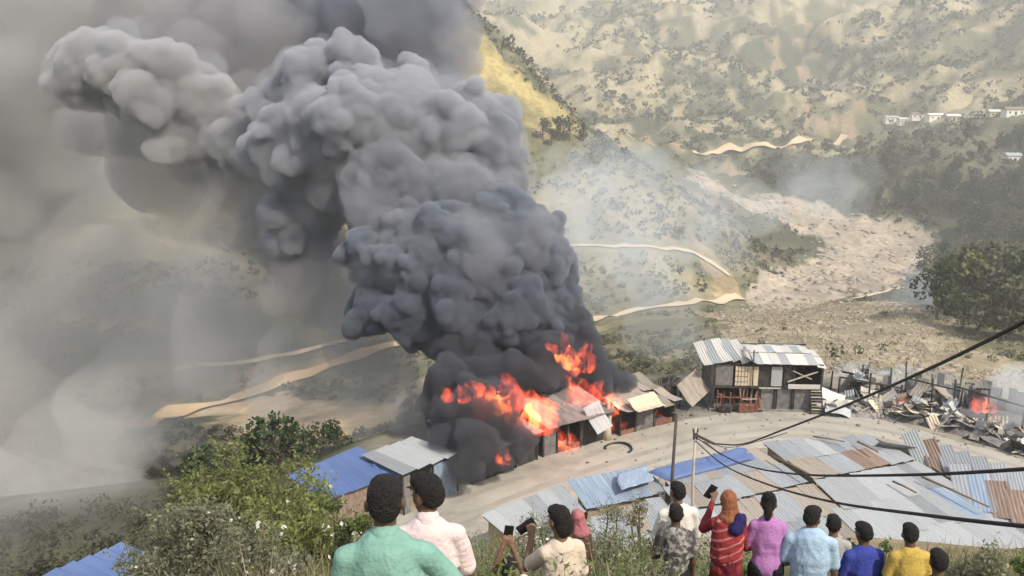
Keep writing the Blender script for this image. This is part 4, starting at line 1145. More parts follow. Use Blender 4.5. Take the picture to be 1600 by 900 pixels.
M_stone = surf('river_stone', (0.27, 0.235, 0.195), (0.41, 0.36, 0.30), 0.12, 0.95, 0.2, 1.0)
M_bark = surf('bark', (0.10, 0.075, 0.055), (0.17, 0.135, 0.10), 4, 0.95, 0.4, 14, stretch=(1, 1, 0.25))
def leaves_np(C, size, rs, aspect=0.5, up=0.0):
    """one folded leaf-shaped quad per centre"""
    n = len(C)
    d = rs.normal(size=(n, 3)); d[:, 2] += up; d /= np.linalg.norm(d, axis=1)[:, None]
    e = rs.normal(size=(n, 3)); e -= d * (e * d).sum(1)[:, None]; e /= np.linalg.norm(e, axis=1)[:, None]
    s = np.asarray(size).reshape(-1, 1) * rs.uniform(0.6, 1.3, (n, 1))
    f = np.cross(d, e)
    V = np.stack([C - d * s * 0.5, C + e * s * aspect * 0.5 + f * s * 0.08, C + d * s * 0.5, C - e * s * aspect * 0.5 + f * s * 0.08], 1).reshape(-1, 3)
    return V, np.arange(4 * n).reshape(-1, 4)
def in_ball(n, rs, shell=0.45):
    d = rs.normal(size=(n, 3)); d /= np.linalg.norm(d, axis=1)[:, None]
    return d * (rs.uniform(shell ** 3, 1, (n, 1)) ** (1 / 3))
def crown_np(lobes, per, size, rs, aspect=0.6):
    C = np.concatenate([np.array(c) + in_ball(max(3, int(per * r * r)), rs) * np.array((r, r, r * 0.8)) for c, r in lobes])
    return leaves_np(C, size, rs, aspect)
# ---- trees: trunk with limbs and a leafy crown
def tree_meshes(seed, h, w, nleaf, leaf, lobes=9):
    rs = np.random.default_rng(seed)
    mb = MB(); mb.tube([(0, 0, -0.5), (0.02 * h, 0, h * 0.2), (-0.01 * h, 0.02 * h, h * 0.45), (0, 0, h * 0.75)], [0.035 * h, 0.026 * h, 0.02 * h, 0.008 * h], 6)
    lb = []
    for k in range(lobes):
        a = rs.uniform(0, 6.28); rr_ = rs.uniform(0.1, 0.36) * w; z = h * rs.uniform(0.20, 0.86)
        c = (math.cos(a) * rr_, math.sin(a) * rr_, z); lb.append((c, w * rs.uniform(0.14, 0.27)))
        mb.tube([(0, 0, z * 0.55), (c[0] * 0.5, c[1] * 0.5, z * 0.8), c], [0.014 * h, 0.009 * h, 0.004 * h], 4)
    lb.append(((0, 0, h * 0.9), w * 0.16))
    tot = sum(r * r for _, r in lb)
    V, Q = crown_np(lb, nleaf / tot, leaf, rs, 0.8)
    return mesh_np('trunk', mb.v, mb.f, True), mesh_quads('crown', V, Q)
TREES = [tree_meshes(100 + k, 1.0, (0.95, 0.8, 1.1, 0.7)[k], 420, 0.085) for k in range(4)]
for t_, c_ in TREES: t_.materials.append(M_bark); c_.materials.append(None)
def plant_tree(name, p, h, k, mat, label, group, w=1.0):
    t = empty(name, p, random.uniform(0, 6.28)); tag(t, label, 'tree', group)
    t.scale = (h * w, h * w, h)
    tr, cr = TREES[k % 4]
    ob('trunk', tr, None, t)
    c = ob('crown', cr, None, t); c.material_slots[0].link = 'OBJECT'; c.material_slots[0].material = mat
    return t
rs = random.Random(3)
wood = [(1172,262),(1250,258),(1330,262),(1400,330),(1470,372),(1500,390),(1425,440),(1460,500),(1545,530),(1600,545),(1600,200),(1500,320),(1420,325),(1330,290)]
cnt = 0
wood = ([(1410,335),(1480,365),(1500,392),(1425,440),(1460,500),(1545,530),(1620,545),(1620,330)], [(1165,262),(1240,256),(1330,270),(1400,296),(1500,300),(1620,285),(1620,335),(1420,340),(1330,310),(1290,322),(1200,298)], [(1240,236),(1400,215),(1620,200),(1620,300),(1400,296)])
while cnt < 280:
    near_ = cnt < 90
    px, py = rs.uniform(1165, 1620), rs.uniform(205, 540)
    if not in_poly(np.array([px]), np.array([py]), wood[0 if near_ else 1 if cnt < 225 else 2])[0]: continue
    p = hit(px, py, 90)
    if p.x > 500 or in_poly(np.array([p.x]), np.array([p.y]), [(q_.x, q_.y) for q_ in RIVER])[0]: continue
    plant_tree('broadleaf_tree', p, rs.uniform(5, 13) if near_ else rs.uniform(5, 10), cnt, L_forest if rs.random() < (0.5 if near_ else 0.7) else (L_scrub if rs.random() < 0.6 else L_grove),
        'big rounded dark tree at the near foot of the wooded slope' if near_ else 'dark green tree on the wooded slope right of the riverbed', 'trees of the near wooded foot' if near_ else 'trees of the wooded slope', rs.uniform(0.9, 1.2))
    cnt += 1
for k, (px, py, h) in enumerate(((848,212,9),(872,206,8),(890,214,10),(910,216,8),(862,222,7),(935,226,8),(760,180,6),(800,196,6))):
    plant_tree('broadleaf_tree', hit(px, py + 6), h, k, L_scrub, 'bushy tree on the crest of the golden spur', 'trees on the golden spur')
# dark trees and bushes left of the shed, seen through smoke
for k, (px, py, t_, h, lab) in enumerate(((432,700,62,5.6,'dark bluish tree in the smoke behind the big bush'), (478,712,60,4.4,'low dark tree right of the bluish tree, above the blue roof'), (398,708,64,4.6,'small dark tree left of the bluish tree'), (525,706,62,3.0,'dark shrubby tree nearest the tin shed'), (320,735,58,4.2,'dim round tree in the smoke left of the big bush'))):
    p = at(px, py, t_); p.z = hz(p.x, p.y)
    topz = at(px, py - 62 + 12 * k % 30, t_).z
    plant_tree('smoky_tree', p, max(2.5, topz - p.z), k + 1, L_forest, lab, None, 1.1)
# ---- scrub on the slopes: nobody could count it
rs = np.random.default_rng(77)
N = 42000
aa = np.radians(rs.uniform(-36, 38, N)); rd = 95 * (1500 / 95) ** rs.uniform(0, 1, N)
X, Y = rd * np.sin(aa), rd * np.cos(aa)
P3_ = np.stack([X, Y, X * 0], 1)
dens = fbm(P3_ / 55, 4, 500) + 0.6 * fbm(P3_ / 170, 3, 600)
keep = (dens + 0.25 * (rd > 560) > rs.uniform(-0.25, 0.55, N)) & (road_s(X, Y) > 24) & ((rd > 240) | (rs.random(N) < 0.35))
for poly in (RIVER, SCARP, LOWDIRT, SUNLIT_SPUR): keep &= ~in_poly(X, Y, [(p.x, p.y) for p in poly])
keep &= ~(in_poly(X, Y, [(p.x, p.y) for p in RUBBLE]) & (rs.random(N) < 0.93))
for P_ in TRACKS[:6]:
    for q_ in P_[::2]: keep &= np.hypot(X - q_[0], Y - q_[1]) > 5.0 + 0.004 * rd
X, Y, rd = X[keep], Y[keep], rd[keep]
Z = height(X, Y)
hgt = np.clip(rd * 0.0065, 1.0, 6.5) * rs.uniform(0.35, 1.25, len(X)) * np.where(rs.random(len(X)) < 0.12, 1.6, 1.0)
K = 11
K = 11 * (1 + 3 * (rd < 260)); nK = int(K.sum())
C = np.repeat(np.stack([X, Y, Z + hgt * 0.42], 1), K, 0) + in_ball(nK, rs, 0.3) * np.repeat(hgt, K)[:, None] * np.array((0.62, 0.62, 0.48))
V, Q = leaves_np(C, np.repeat(hgt * np.where(rd < 260, 0.27, 0.5), K), rs, 0.8)
tag(ob('hillside_scrub', mesh_quads('hillside_scrub', V, Q), L_scrub), 'scrub and small trees dotted over the far hillsides', None, None, 'stuff')
# low bushes on the dim slope at the lower left
n_b = 420
a_ = np.radians(rs.uniform(-42, -18, n_b)); r_ = rs.uniform(36, 62, n_b)
X, Y = r_ * np.sin(a_), r_ * np.cos(a_)
kq = (np.abs(road_s(X, Y)) > 5) & (X < -11); X, Y = X[kq], Y[kq]
Z = height(X, Y); hb = rs.uniform(0.6, 1.9, len(X)); K = 60
C = np.repeat(np.stack([X, Y, Z + hb * 0.4], 1), K, 0) + in_ball(len(X) * K, rs, 0.3) * np.repeat(hb, K)[:, None] * np.array((0.8, 0.8, 0.5))
V, Q = leaves_np(C, np.full(len(C), 0.26), rs, 0.7)
tag(ob('slope_scrub', mesh_quads('slope_scrub', V, Q), L_scrub), 'low scrub on the smoky slope at the lower left', None, None, 'stuff')
# rubble stones and dry brush on the slope below the road
N = 2600
px_ = rs.uniform(1170, 1600, N); py_ = rs.uniform(440, 610, N)
cx = np.array([p.x for p in RUBBLE]); cyy = np.array([p.y for p in RUBBLE])
N = 1500
X = rs.uniform(cx.min(), cx.max(), N * 3); Y = rs.uniform(cyy.min(), cyy.max(), N * 3)
k_ = in_poly(X, Y, [(p.x, p.y) for p in RUBBLE]) & (road_s(X, Y) > 12); X, Y = X[k_], Y[k_]
Z = height(X, Y)
V, Q = leaves_np(np.stack([X, Y, Z + 0.2], 1).repeat(5, 0) + rs.normal(size=(len(X) * 5, 3)) * np.array((0.7, 0.7, 0.25)), np.full(len(X) * 5, 0.8), rs, 0.16, 0.4)
tag(ob('dry_brush', mesh_quads('dry_brush', V, Q), L_straw), 'dry brush and cut stalks on the slope behind the ruins', None, None, 'stuff')
# ---- foreground shrubs and weeds
def shrub(name, px, py, t, w_px, h_m, nl, leaf, mat, label, seed, flowers=0, aspect=0.42, lobes=16, group=None):
    """many-stemmed shrub whose foot is on the slope at depth t"""
    rs = np.random.default_rng(seed)
    p = at(px, py, t); p.z = hz(p.x, p.y)
    th = empty(name, p); tag(th, label, 'shrub', group)
    w = w_px / FPX * t
    mb = MB(); lb = []
    for k in range(lobes):
        a = rs.uniform(0, 6.28); q = math.sqrt(rs.uniform(0, 1)) * 0.45 * w
        z = h_m * rs.uniform(0.35, 0.93) * (1 - 0.35 * (q / (0.5 * w)) ** 2)
        c = (math.cos(a) * q, math.sin(a) * q * 0.7, z); lb.append((c, w * rs.uniform(0.10, 0.19)))
        mb.tube([(c[0] * 0.15, c[1] * 0.15, -0.2), (c[0] * 0.5 + rs.normal() * 0.05, c[1] * 0.5, z * 0.55), (c[0], c[1], z), (c[0] * 1.1 + rs.normal() * 0.06, c[1], z + 0.2 * w * rs.uniform(0.5, 1.2))], [0.022, 0.015, 0.008, 0.003], 5)
    mb.build('stem', M_bark, th, True)
    tot = sum(r * r for _, r in lb)
    V, Q = crown_np(lb, nl / tot, leaf, rs, aspect)
    # outlying sprays that break the outline
    sp = []
    for c, r in lb:
        for _ in range(5):
            d = rs.normal(size=3); d[2] = abs(d[2]) + 0.4; d /= np.linalg.norm(d)
            for u in np.linspace(0.9, 1.75, 9): sp.append(np.array(c) + d * r * u + rs.normal(size=3) * 0.02)
    V2, Q2 = leaves_np(np.array(sp), np.full(len(sp), leaf * 0.8), rs, aspect)
    me = mesh_quads('foliage', np.concatenate([V, V2]), np.concatenate([Q, Q2 + len(V)]))
    tag(ob('foliage', me, mat, th), None, None, None, 'stuff')
    if flowers:
        F = []
        for _ in range(flowers):
            c, r = lb[rs.integers(len(lb))]
            d = rs.normal(size=3); d[1] = -abs(d[1]); d /= np.linalg.norm(d)
            F.append(np.array(c) + d * r * 1.05)
        V, Q = leaves_np(np.array(F).repeat(4, 0) + rs.normal(size=(len(F) * 4, 3)) * 0.012, np.full(len(F) * 4, 0.05), rs, 0.8)
        tag(ob('blossom', mesh_quads('blossom', V, Q), L_petal, th), None, None, None, 'stuff')
    return th
def top_h(px, ptop, t):
    p = at(px, ptop, t); return p.z - hz(p.x, p.y)
shrub('tall_bush', 385, 780, 15, 240, top_h(385, 690, 15), 6500, 0.10, L_bush, 'tallest yellow-green bush left of the two nearest men', 31, 0, 0.45, 22)
shrub('tall_bush', 300, 850, 12, 210, top_h(300, 775, 12), 6500, 0.08, L_grey, 'grey-green bush with pale dry tips in the bottom left foreground', 32, 30, 0.4, 22)
shrub('tall_bush', 470, 840, 10.5, 220, top_h(470, 740, 10.5), 6500, 0.075, L_bush, 'bush with small white flowers beside the teal-shirted man', 33, 60, 0.42, 22)
shrub('tall_bush', 545, 850, 9.0, 110, top_h(540, 755, 9.0), 2600, 0.06, L_green, 'fresh green shoots just left of the teal-shirted man', 34, 14, 0.35, 12)
shrub('tall_bush', 395, 900, 9.0, 230, top_h(395, 835, 9.0), 4200, 0.06, L_grey, 'dull green bush along the bottom edge in front of the flowering bush', 35, 30, 0.42, 18)
shrub('weed_bush', 950, 850, 11.5, 130, top_h(950, 768, 11.5), 3000, 0.055, L_grey, 'weedy shrub with white flowers between the girl in cream and the white shirt', 36, 40, 0.3, 14)
shrub('weed_bush', 1010, 850, 12.5, 80, top_h(1010, 762, 12.5), 1500, 0.05, L_dry, 'dry shrub directly left of the white-shirted person', 37, 6, 0.3, 10)
shrub('weed_bush', 775, 880, 6.2, 100, top_h(780, 835, 6.2), 1500, 0.05, L_green, 'green weeds between the pink shirt and the girl in cream', 38, 6, 0.28, 10)
shrub('weed_bush', 850, 830, 13.5, 130, top_h(850, 775, 13.5), 1800, 0.055, L_grey, 'pale weedy shrub behind the girl in cream', 39, 20, 0.3, 12)
shrub('weed_bush', 1160, 900, 9.6, 80, top_h(1160, 842, 9.6), 1500, 0.05, L_green, 'green shrub seen between the red scarf and the purple top', 40, 0, 0.4, 8)
shrub('weed_bush', 1388, 860, 9.8, 60, top_h(1388, 828, 9.8), 900, 0.05, L_green, 'small green shrub between the blue and yellow shirts', 41, 0, 0.5, 8)
shrub('weed_bush', 1325, 860, 10.4, 36, top_h(1328, 800, 10.4), 260, 0.06, L_forest, 'thin leafy sapling behind the grey and blue shirts', 42, 0, 0.5, 5)
shrub('weed_bush', 1450, 870, 9.8, 50, top_h(1452, 826, 9.8), 420, 0.05, L_grey, 'sparse shrub just right of the yellow shirt', 43, 0, 0.4, 6)
shrub('weed_bush', 1545, 890, 9.0, 130, top_h(1545, 838, 9.0), 2600, 0.06, L_grey, 'leafy bush in the bottom right corner', 44, 14, 0.5, 14)
shrub('weed_bush', 1610, 900, 9.5, 80, top_h(1600, 820, 9.5), 1000, 0.06, L_green, 'taller shoots at the right edge of the frame', 45, 0, 0.45, 9)
# tall dry grass down the slope
N = 46000
t_ = 4.6 * (19 / 4.6) ** rs.uniform(0, 1, N); u_ = rs.uniform(-0.52, 0.62, N)
X, Y = u_ * t_ * 1.0, t_ * 0.92
dn = fbm(np.stack([X, Y, X * 0], 1) / 1.1, 3, 900)
kk = (dn > rs.uniform(-0.9, 0.2, N)) & (X > -0.36 * Y) & ((X < 0.215 * Y) | (Y > 8.4))
for f in FEET.values(): kk &= (np.hypot(X - f.x, Y - f.y) > 0.42)
X, Y = X[kk], Y[kk]; Z = height(X, Y)
n = len(X)
Ln = rs.uniform(0.5, 1.2, n) * np.where(X / Y < 0.19, 1.12, 0.8); az = rs.uniform(0, 6.28, n); bend = rs.uniform(0.1, 0.55, n) * Ln; wd = rs.uniform(0.004, 0.009, n)
dx, dy = np.cos(az), np.sin(az)
V = np.empty((n, 6, 3))
for j, u in enumerate((0.0, 0.55, 1.0)):
    for s_ in (0, 1):
        w_ = wd * (1, 0.8, 0.15)[j] * (1 if s_ else -1)
        V[:, 2 * j + s_, 0] = X + dx * bend * u * u - dy * w_; V[:, 2 * j + s_, 1] = Y + dy * bend * u * u + dx * w_; V[:, 2 * j + s_, 2] = Z - 0.05 + Ln * u * (1 - 0.25 * u)
i0 = np.arange(n)[:, None] * 6
Q = np.concatenate([i0 + np.array((0, 1, 3, 2)), i0 + np.array((2, 3, 5, 4))])
tag(ob('tall_grass', mesh_quads('tall_grass', V.reshape(-1, 3), Q), L_dry), 'tall dry grass on the slope among the onlookers', None, None, 'stuff')

# leafy herbs and seed heads mixed into the grass
N = 5200
t_ = 5.2 * (17 / 5.2) ** rs.uniform(0, 1, N); u_ = rs.uniform(-0.10, 0.30, N)
X, Y = u_ * t_, t_ * 0.92
kk = (X < 0.20 * Y) | (Y > 8.4)
for f in FEET.values(): kk &= (np.hypot(X - f.x, Y - f.y) > 0.45)
X, Y = X[kk], Y[kk]; Z = height(X, Y); n = len(X)
hh = rs.uniform(0.35, 1.3, n)
K = 14
u = rs.uniform(0.25, 1.0, (n, K)); 
C = np.stack([X[:, None] + rs.normal(0, 0.05, (n, K)) * u, Y[:, None] + rs.normal(0, 0.05, (n, K)) * u, Z[:, None] + hh[:, None] * u], -1).reshape(-1, 3)
V, Q = leaves_np(C, np.full(len(C), 0.055), rs, 0.35, 0.6)
half = len(Q) * 11 // 20
tag(ob('leafy_weeds', mesh_quads('leafy_weeds', V[:half * 4], Q[:half]), L_grey), 'grey-green leafy weeds mixed into the dry grass', None, None, 'stuff')
tag(ob('leafy_weeds', mesh_quads('leafy_weeds', V[half * 4:], Q[half:] - half * 4), L_green), 'fresh green weeds mixed into the dry grass', None, None, 'stuff')

# grit, stones and scraps scattered on the road
N = 420
k0 = rs.integers(30, len(ROADP) - 20, N); P = ROADP[k0] + rs.normal(0, 0.5, (N, 2)); nrm = np.gradient(ROADP, axis=0)[k0]; nrm = np.stack([-nrm[:, 1], nrm[:, 0]], 1) / np.linalg.norm(nrm, axis=1)[:, None]
off = np.where(rs.random(N) < 0.75, rs.choice([-1, 1], N, p=[0.35, 0.65]) * rs.uniform(2.2, 4.2, N), rs.uniform(-3, 3, N))
P = P + nrm * off[:, None]
sz = rs.uniform(0.025, 0.085, N) * np.where(rs.random(N) < 0.05, 2.2, 1)
cube = np.array([(-1,-1,-1),(1,-1,-1),(1,1,-1),(-1,1,-1),(-1,-1,1),(1,-1,1),(1,1,1),(-1,1,1)], float)
V = (cube[None] * rs.uniform(0.5, 1.2, (N, 8, 3)) * sz[:, None, None] * np.array((1, 1, 0.6)))
ca_, sa_ = np.cos(rs.uniform(0, 6.28, N)), np.sin(rs.uniform(0, 6.28, N))
V = np.stack([V[..., 0] * ca_[:, None] - V[..., 1] * sa_[:, None], V[..., 0] * sa_[:, None] + V[..., 1] * ca_[:, None], V[..., 2]], -1)
V += np.stack([P[:, 0], P[:, 1], height(P[:, 0], P[:, 1]) + 0.04], 1)[:, None, :]
F = np.array([(0,3,2,1),(4,5,6,7),(0,1,5,4),(1,2,6,5),(2,3,7,6),(3,0,4,7)])
Q = (np.arange(N)[:, None, None] * 8 + F[None]).reshape(-1, 4)
hf = N // 2
tag(ob('road_grit', mesh_quads('road_grit', V[:hf].reshape(-1, 3), Q[:hf * 6]), M_ash), 'dark stones and scraps scattered along the road', None, None, 'stuff')
tag(ob('road_grit', mesh_quads('road_grit', V[hf:].reshape(-1, 3), Q[hf * 6:] - hf * 8), M_rubble), 'pale stones scattered along the road edges', None, None, 'stuff')

# boulders and stones in the riverbed and on the bare slope below the road
for poly, N, lo, hi, nm, lab in ((RIVER, 900, 0.35, 1.5, 'riverbed_stones', 'grey and pink boulders strewn over the riverbed'), (RUBBLE, 1500, 0.12, 0.55, 'slope_stones', 'pale stones strewn over the bare slope behind the ruins')):
    cx = np.array([p.x for p in poly]); cq = np.array([p.y for p in poly])
    X = rs.uniform(cx.min(), cx.max(), N * 3); Y = rs.uniform(cq.min(), cq.max(), N * 3)
    k_ = in_poly(X, Y, [(p.x, p.y) for p in poly]) & (road_s(X, Y) > 14); X, Y = X[k_][:N], Y[k_][:N]; n = len(X)
    V = cube[None] * rs.uniform(0.4, 1.1, (n, 8, 3)) * (lo * (hi / lo) ** rs.random(n) ** 2)[:, None, None] * np.array((1.2, 1.0, 0.6))
    a_ = rs.uniform(0, 6.28, n); ca_, sa_ = np.cos(a_)[:, None], np.sin(a_)[:, None]
    V = np.stack([V[..., 0] * ca_ - V[..., 1] * sa_, V[..., 0] * sa_ + V[..., 1] * ca_, V[..., 2]], -1) + np.stack([X, Y, height(X, Y)], 1)[:, None, :]
    tag(ob(nm, mesh_quads(nm, V.reshape(-1, 3), (np.arange(n)[:, None, None] * 8 + F[None]).reshape(-1, 4)), M_stone), lab, None, None, 'stuff')
# ================================================================== people
M_skin = surf('brown_skin', (0.135, 0.072, 0.045), (0.175, 0.098, 0.062), 9, 0.55, 0.05, 60, spec=0.35)
M_skin2 = surf('dark_brown_skin', (0.085, 0.046, 0.030), (0.115, 0.064, 0.042), 9, 0.55, 0.05, 60, spec=0.35)
M_hair = surf('black_hair', (0.010, 0.009, 0.009), (0.024, 0.021, 0.020), 40, 0.75, 0.8, 90, spec=0.25)
M_sole = surf('shoe_rubber', (0.03, 0.028, 0.027), (0.06, 0.055, 0.05), 10, 0.8)
M_eye = surf('eye_white', (0.5, 0.48, 0.45), (0.55, 0.53, 0.5), 10, 0.3)
def cloth(name, c, d=0.82, scale=10, stain=None):
    return surf(name, tuple(x * d for x in c), c, scale, 0.9, 0.25, 45, spec=0.12, stain=stain, stain_at=(0.5, 0.56), stain_scale=14)
def chain(balls, pts, radii, flat=1.0, dens=0.62):
    """tapered limb as overlapping balls"""
    for (a, b, ra, rb) in zip(pts[:-1], pts[1:], radii[:-1], radii[1:]):
        a, b = Vector(a), Vector(b)
        n = max(2, int((b - a).length / (dens * min(ra, rb))) + 1)
        for i in range(n + 1):
            u = i / n
            r = ra + (rb - ra) * u
            balls.append((a.lerp(b, u), (r, r * flat, r)))
def skin_of(name, balls, voxel, mat, parent, smooth=3, wrinkle=0.0, wscale=0.1, seed=0, hair=0.0):
    me = voxel_union(name, balls, voxel, smooth)
    if wrinkle or hair:
        v, nn = co_no(me)
        if wrinkle:
            p_ = v / wscale * np.array((1.0, 1.0, 0.38)) + np.stack([vnoise(v / 0.2, seed), vnoise(v / 0.2, seed + 1), vnoise(v / 0.2, seed + 2)], 1) * 0.8
            f_ = 1 - 2 * np.abs(fbm(p_ + seed, 2, seed))               # ridged folds
            v = v + nn * (wrinkle * np.clip(f_, -1, 1))[:, None]
        if hair:
            v = v + nn * (hair * fbm(v / 0.022, 2, seed))[:, None]
        set_co(me, v)
    me.polygons.foreach_set('use_smooth', np.ones(len(me.polygons), bool))
    me.materials.clear(); me.materials.append(mat)
    return ob(name, me, None, parent)
ARMS = {
 'none':  ((0.030, 0.010, -0.185), (0.035, 0.055, -0.335)),
 'down':  ((0.030, 0.010, -0.185), (0.035, 0.055, -0.335)),
 'front': ((0.040, 0.020, -0.175), (-0.060, 0.130, -0.215)),
 'phone': ((0.035, 0.130, -0.105), (-0.040, 0.215, 0.050)),
 'film':  ((0.045, 0.120, -0.130), (-0.010, 0.200, -0.020)),
 'chin':  ((0.030, 0.085, -0.165), (-0.070, 0.130, -0.020)),
 'hug':   ((0.105, 0.020, -0.135), (0.150, 0.120, -0.240)),
 'high':  ((0.020, 0.110, 0.050), (-0.045, 0.150, 0.215)),
}
def hand(balls, wrist, d, side, H, curl=0.5):
    """palm, four unequal bent fingers and a thumb from the side of the palm"""
    d = d.normalized()
    s = d.cross(Vector((0, 1, 0.2))).normalized() if abs(d.y) < 0.95 else Vector((1, 0, 0))
    n = s.cross(d).normalized()
    k = H / 1.7
    for i in range(5):
        balls.append((wrist + d * (0.015 + 0.016 * i) * k, tuple(abs(x) * 1.0 + 0.012 for x in (s * 0.028 * k + d * 0.01))))
    for f, (off, ln) in enumerate(((-0.030, 0.066), (-0.010, 0.078), (0.010, 0.074), (0.029, 0.058))):
        b0 = wrist + d * 0.085 * k + s * off * k
        b1 = b0 + (d * math.cos(curl) + n * math.sin(curl)) * ln * 0.5 * k
        b2 = b1 + (d * math.cos(2.2 * curl) + n * math.sin(2.2 * curl)) * ln * 0.5 * k
        chain(balls, [b0, b1, b2], [0.0098 * k, 0.009 * k, 0.008 * k], 1.0, 0.5)
    t0 = wrist + d * 0.03 * k - s * side * 0.026 * k
    t1 = t0 + (d * 0.6 - s * side * 0.6 + n * 0.3).normalized() * 0.036 * k
    chain(balls, [t0, t1, t1 + (d * 0.9 + n * 0.4).normalized() * 0.03 * k], [0.013 * k, 0.0115 * k, 0.009 * k], 1.0, 0.5)
def person(key, yaw, label, top, bottom, arms=('down', 'down'), skin=None, head_yaw=0.0, head_pitch=0.25, sleeve='short', wide=1.0, female=False,
           hair=1.0, hair_style='short', dress=False, voxel=0.0125, scarf=None, lean=0.06, collar=None, bun=None, long_top=0.0):
    H = STAND[key][3]
    f = FEET[key]
    base = Vector((f.x, f.y, f.z))
    skin = skin or M_skin
    th = empty('person', base, yaw); tag(th, label, 'person', None)
    V3 = lambda x, y, z: Vector((x, y, z)) * H
    sw = 0.090 * wide * (0.90 if female else 1.0)
    ln = lambda z: lean * max(0, z - 0.5)                       # a slight forward lean from the hips
    J = {}
    for s, nm in ((-1, 'l'), (1, 'r')):
        J['hip' + nm] = V3(0.052 * s, 0, 0.52); J['knee' + nm] = V3(0.058 * s, 0.018, 0.285); J['ank' + nm] = V3(0.062 * s, -0.012, 0.048); J['toe' + nm] = V3(0.074 * s, 0.075, 0.018)
        J['sh' + nm] = V3(sw * s, ln(0.80), 0.800)
        e, w = ARMS[arms[0 if s < 0 else 1]]
        J['el' + nm] = J['sh' + nm] + V3(e[0] * s, e[1], e[2]); J['wr' + nm] = J['sh' + nm] + V3(w[0] * s, w[1], w[2])
    neck0, neck1 = V3(0, ln(0.84), 0.835), V3(0, ln(0.88) + 0.012, 0.885)
    hc = V3(0, ln(0.93) + 0.020, 0.935)
    hm = Matrix.Rotation(head_yaw, 3, 'Z') @ Matrix.Rotation(-head_pitch, 3, 'X')
    HD = lambda x, y, z: hc + hm @ (Vector((x, y, z)) * H)
    # ---- the body, one skin
    B = []
    tor = [V3(0, 0, 0.52), V3(0, ln(0.6), 0.60), V3(0, ln(0.7), 0.70), V3(0, ln(0.79), 0.785)]
    tr = [0.086 * wide * H, 0.073 * wide * H, 0.086 * wide * H, 0.080 * wide * H]
    chain(B, tor, tr, 0.66)
    chain(B, [J['shl'] + V3(0.02, 0, 0), J['shr'] - V3(0.02, 0, 0)], [0.032 * H, 0.032 * H], 0.9)
    for s in 'lr': chain(B, [neck0 - V3(0, 0, 0.004), J['sh' + s]], [0.030 * H, 0.029 * H])
    chain(B, [neck0, neck1, HD(0, -0.005, -0.03)], [0.036 * H, 0.031 * H, 0.032 * H])
    for x, y, z, r in ((0, -0.010, 0.018, (0.046, 0.056, 0.050)), (0, 0.010, -0.005, (0.043, 0.048, 0.052)), (0, 0.022, -0.040, (0.030, 0.030, 0.026)), (0, 0.036, -0.052, (0.016, 0.014, 0.013)),
                       (0, 0.062, -0.012, (0.008, 0.011, 0.014)), (0, 0.057, 0.004, (0.006, 0.008, 0.016)), (0, 0.050, 0.020, (0.034, 0.008, 0.007)), (0, 0.053, -0.034, (0.016, 0.007, 0.006)),
                       (-0.048, -0.006, -0.004, (0.006, 0.013, 0.019)), (0.048, -0.006, -0.004, (0.006, 0.013, 0.019))):
        B.append((HD(x, y, z), tuple(q * H for q in r)))
    for s, nm in ((-1, 'l'), (1, 'r')):
        chain(B, [J['hip' + nm], J['knee' + nm], J['ank' + nm]], [0.054 * H, 0.034 * H, 0.022 * H])
        chain(B, [J['ank' + nm] - V3(0, 0.012, 0.018), J['toe' + nm]], [0.024 * H, 0.017 * H])
        chain(B, [J['sh' + nm], J['el' + nm], J['wr' + nm]], [0.029 * H, 0.0225 * H, 0.0155 * H])
        hand(B, J['wr' + nm], J['wr' + nm] - J['el' + nm], s, H, 0.55)
    skin_of('body', B, min(voxel, 0.0115), skin, th, 3)
    for s in (-1, 1):
        MBs = voxel_union('eye', [(HD(0.019 * s, 0.049, 0.004), 0.0085 * H)], 0.004)
        MBs.materials.clear(); MBs.materials.append(M_eye); ob('eye', MBs, None, th)
    # ---- clothes follow the body
    g = 0.011 * H / 1.7
    T = []
    hem = 0.50 - long_top
    chain(T, [V3(0, 0, hem)] + tor[1:], [0.094 * wide * H + g, tr[1] + 2.2 * g, tr[2] + 1.6 * g, tr[3] + 1.2 * g], 0.68)
    chain(T, [J['shl'] + V3(0.012, 0, 0.002), J['shr'] - V3(0.012, 0, -0.002)], [0.032 * H + g, 0.032 * H + g], 0.92)
    for s in 'lr': chain(T, [neck0 - V3(0, 0, 0.012), J['sh' + s]], [0.033 * H + 0.6 * g, 0.030 * H + 0.8 * g])
    for nm in 'lr':
        a, e, w = J['sh' + nm], J['el' + nm], J['wr' + nm]
        if sleeve == 'short': chain(T, [a, a.lerp(e, 0.72)], [0.030 * H + 0.9 * g, 0.031 * H + 0.9 * g])
        elif sleeve == 'long': chain(T, [a, e, e.lerp(w, 0.93)], [0.030 * H + 0.9 * g, 0.0245 * H + g, 0.018 * H + 0.7 * g])
    skin_of('shirt', T, voxel, top, th, 6, 0.0045 if voxel < 0.0085 else 0.0055, 0.17 if voxel < 0.0085 else 0.12, sum(map(ord, key)) % 90)
    if collar:
        C_ = []; chain(C_, [neck0 - V3(0, 0, 0.004), neck0 + V3(0, 0.004, 0.02)], [0.040 * H + g, 0.036 * H + g])
        skin_of('collar', C_, voxel, collar, th, 2)
    D = []
    if dress:
        chain(D, [V3(0, 0, 0.56), V3(0, 0, 0.46), V3(0, 0.0, 0.25), V3(0, 0, 0.09)], [0.088 * wide * H, 0.098 * wide * H, 0.104 * wide * H, 0.112 * wide * H], 0.75)
        skin_of('skirt', D, voxel, bottom, th, 3, 0.014, 0.09, 5)
    else:
        chain(D, [V3(0, 0, 0.54), V3(0, 0, 0.50)], [0.078 * wide * H, 0.083 * wide * H], 0.66)
        for nm in 'lr':
            chain(D, [J['hip' + nm], J['knee' + nm], J['ank' + nm]], [0.057 * H + g, 0.039 * H + g, 0.03 * H + g])
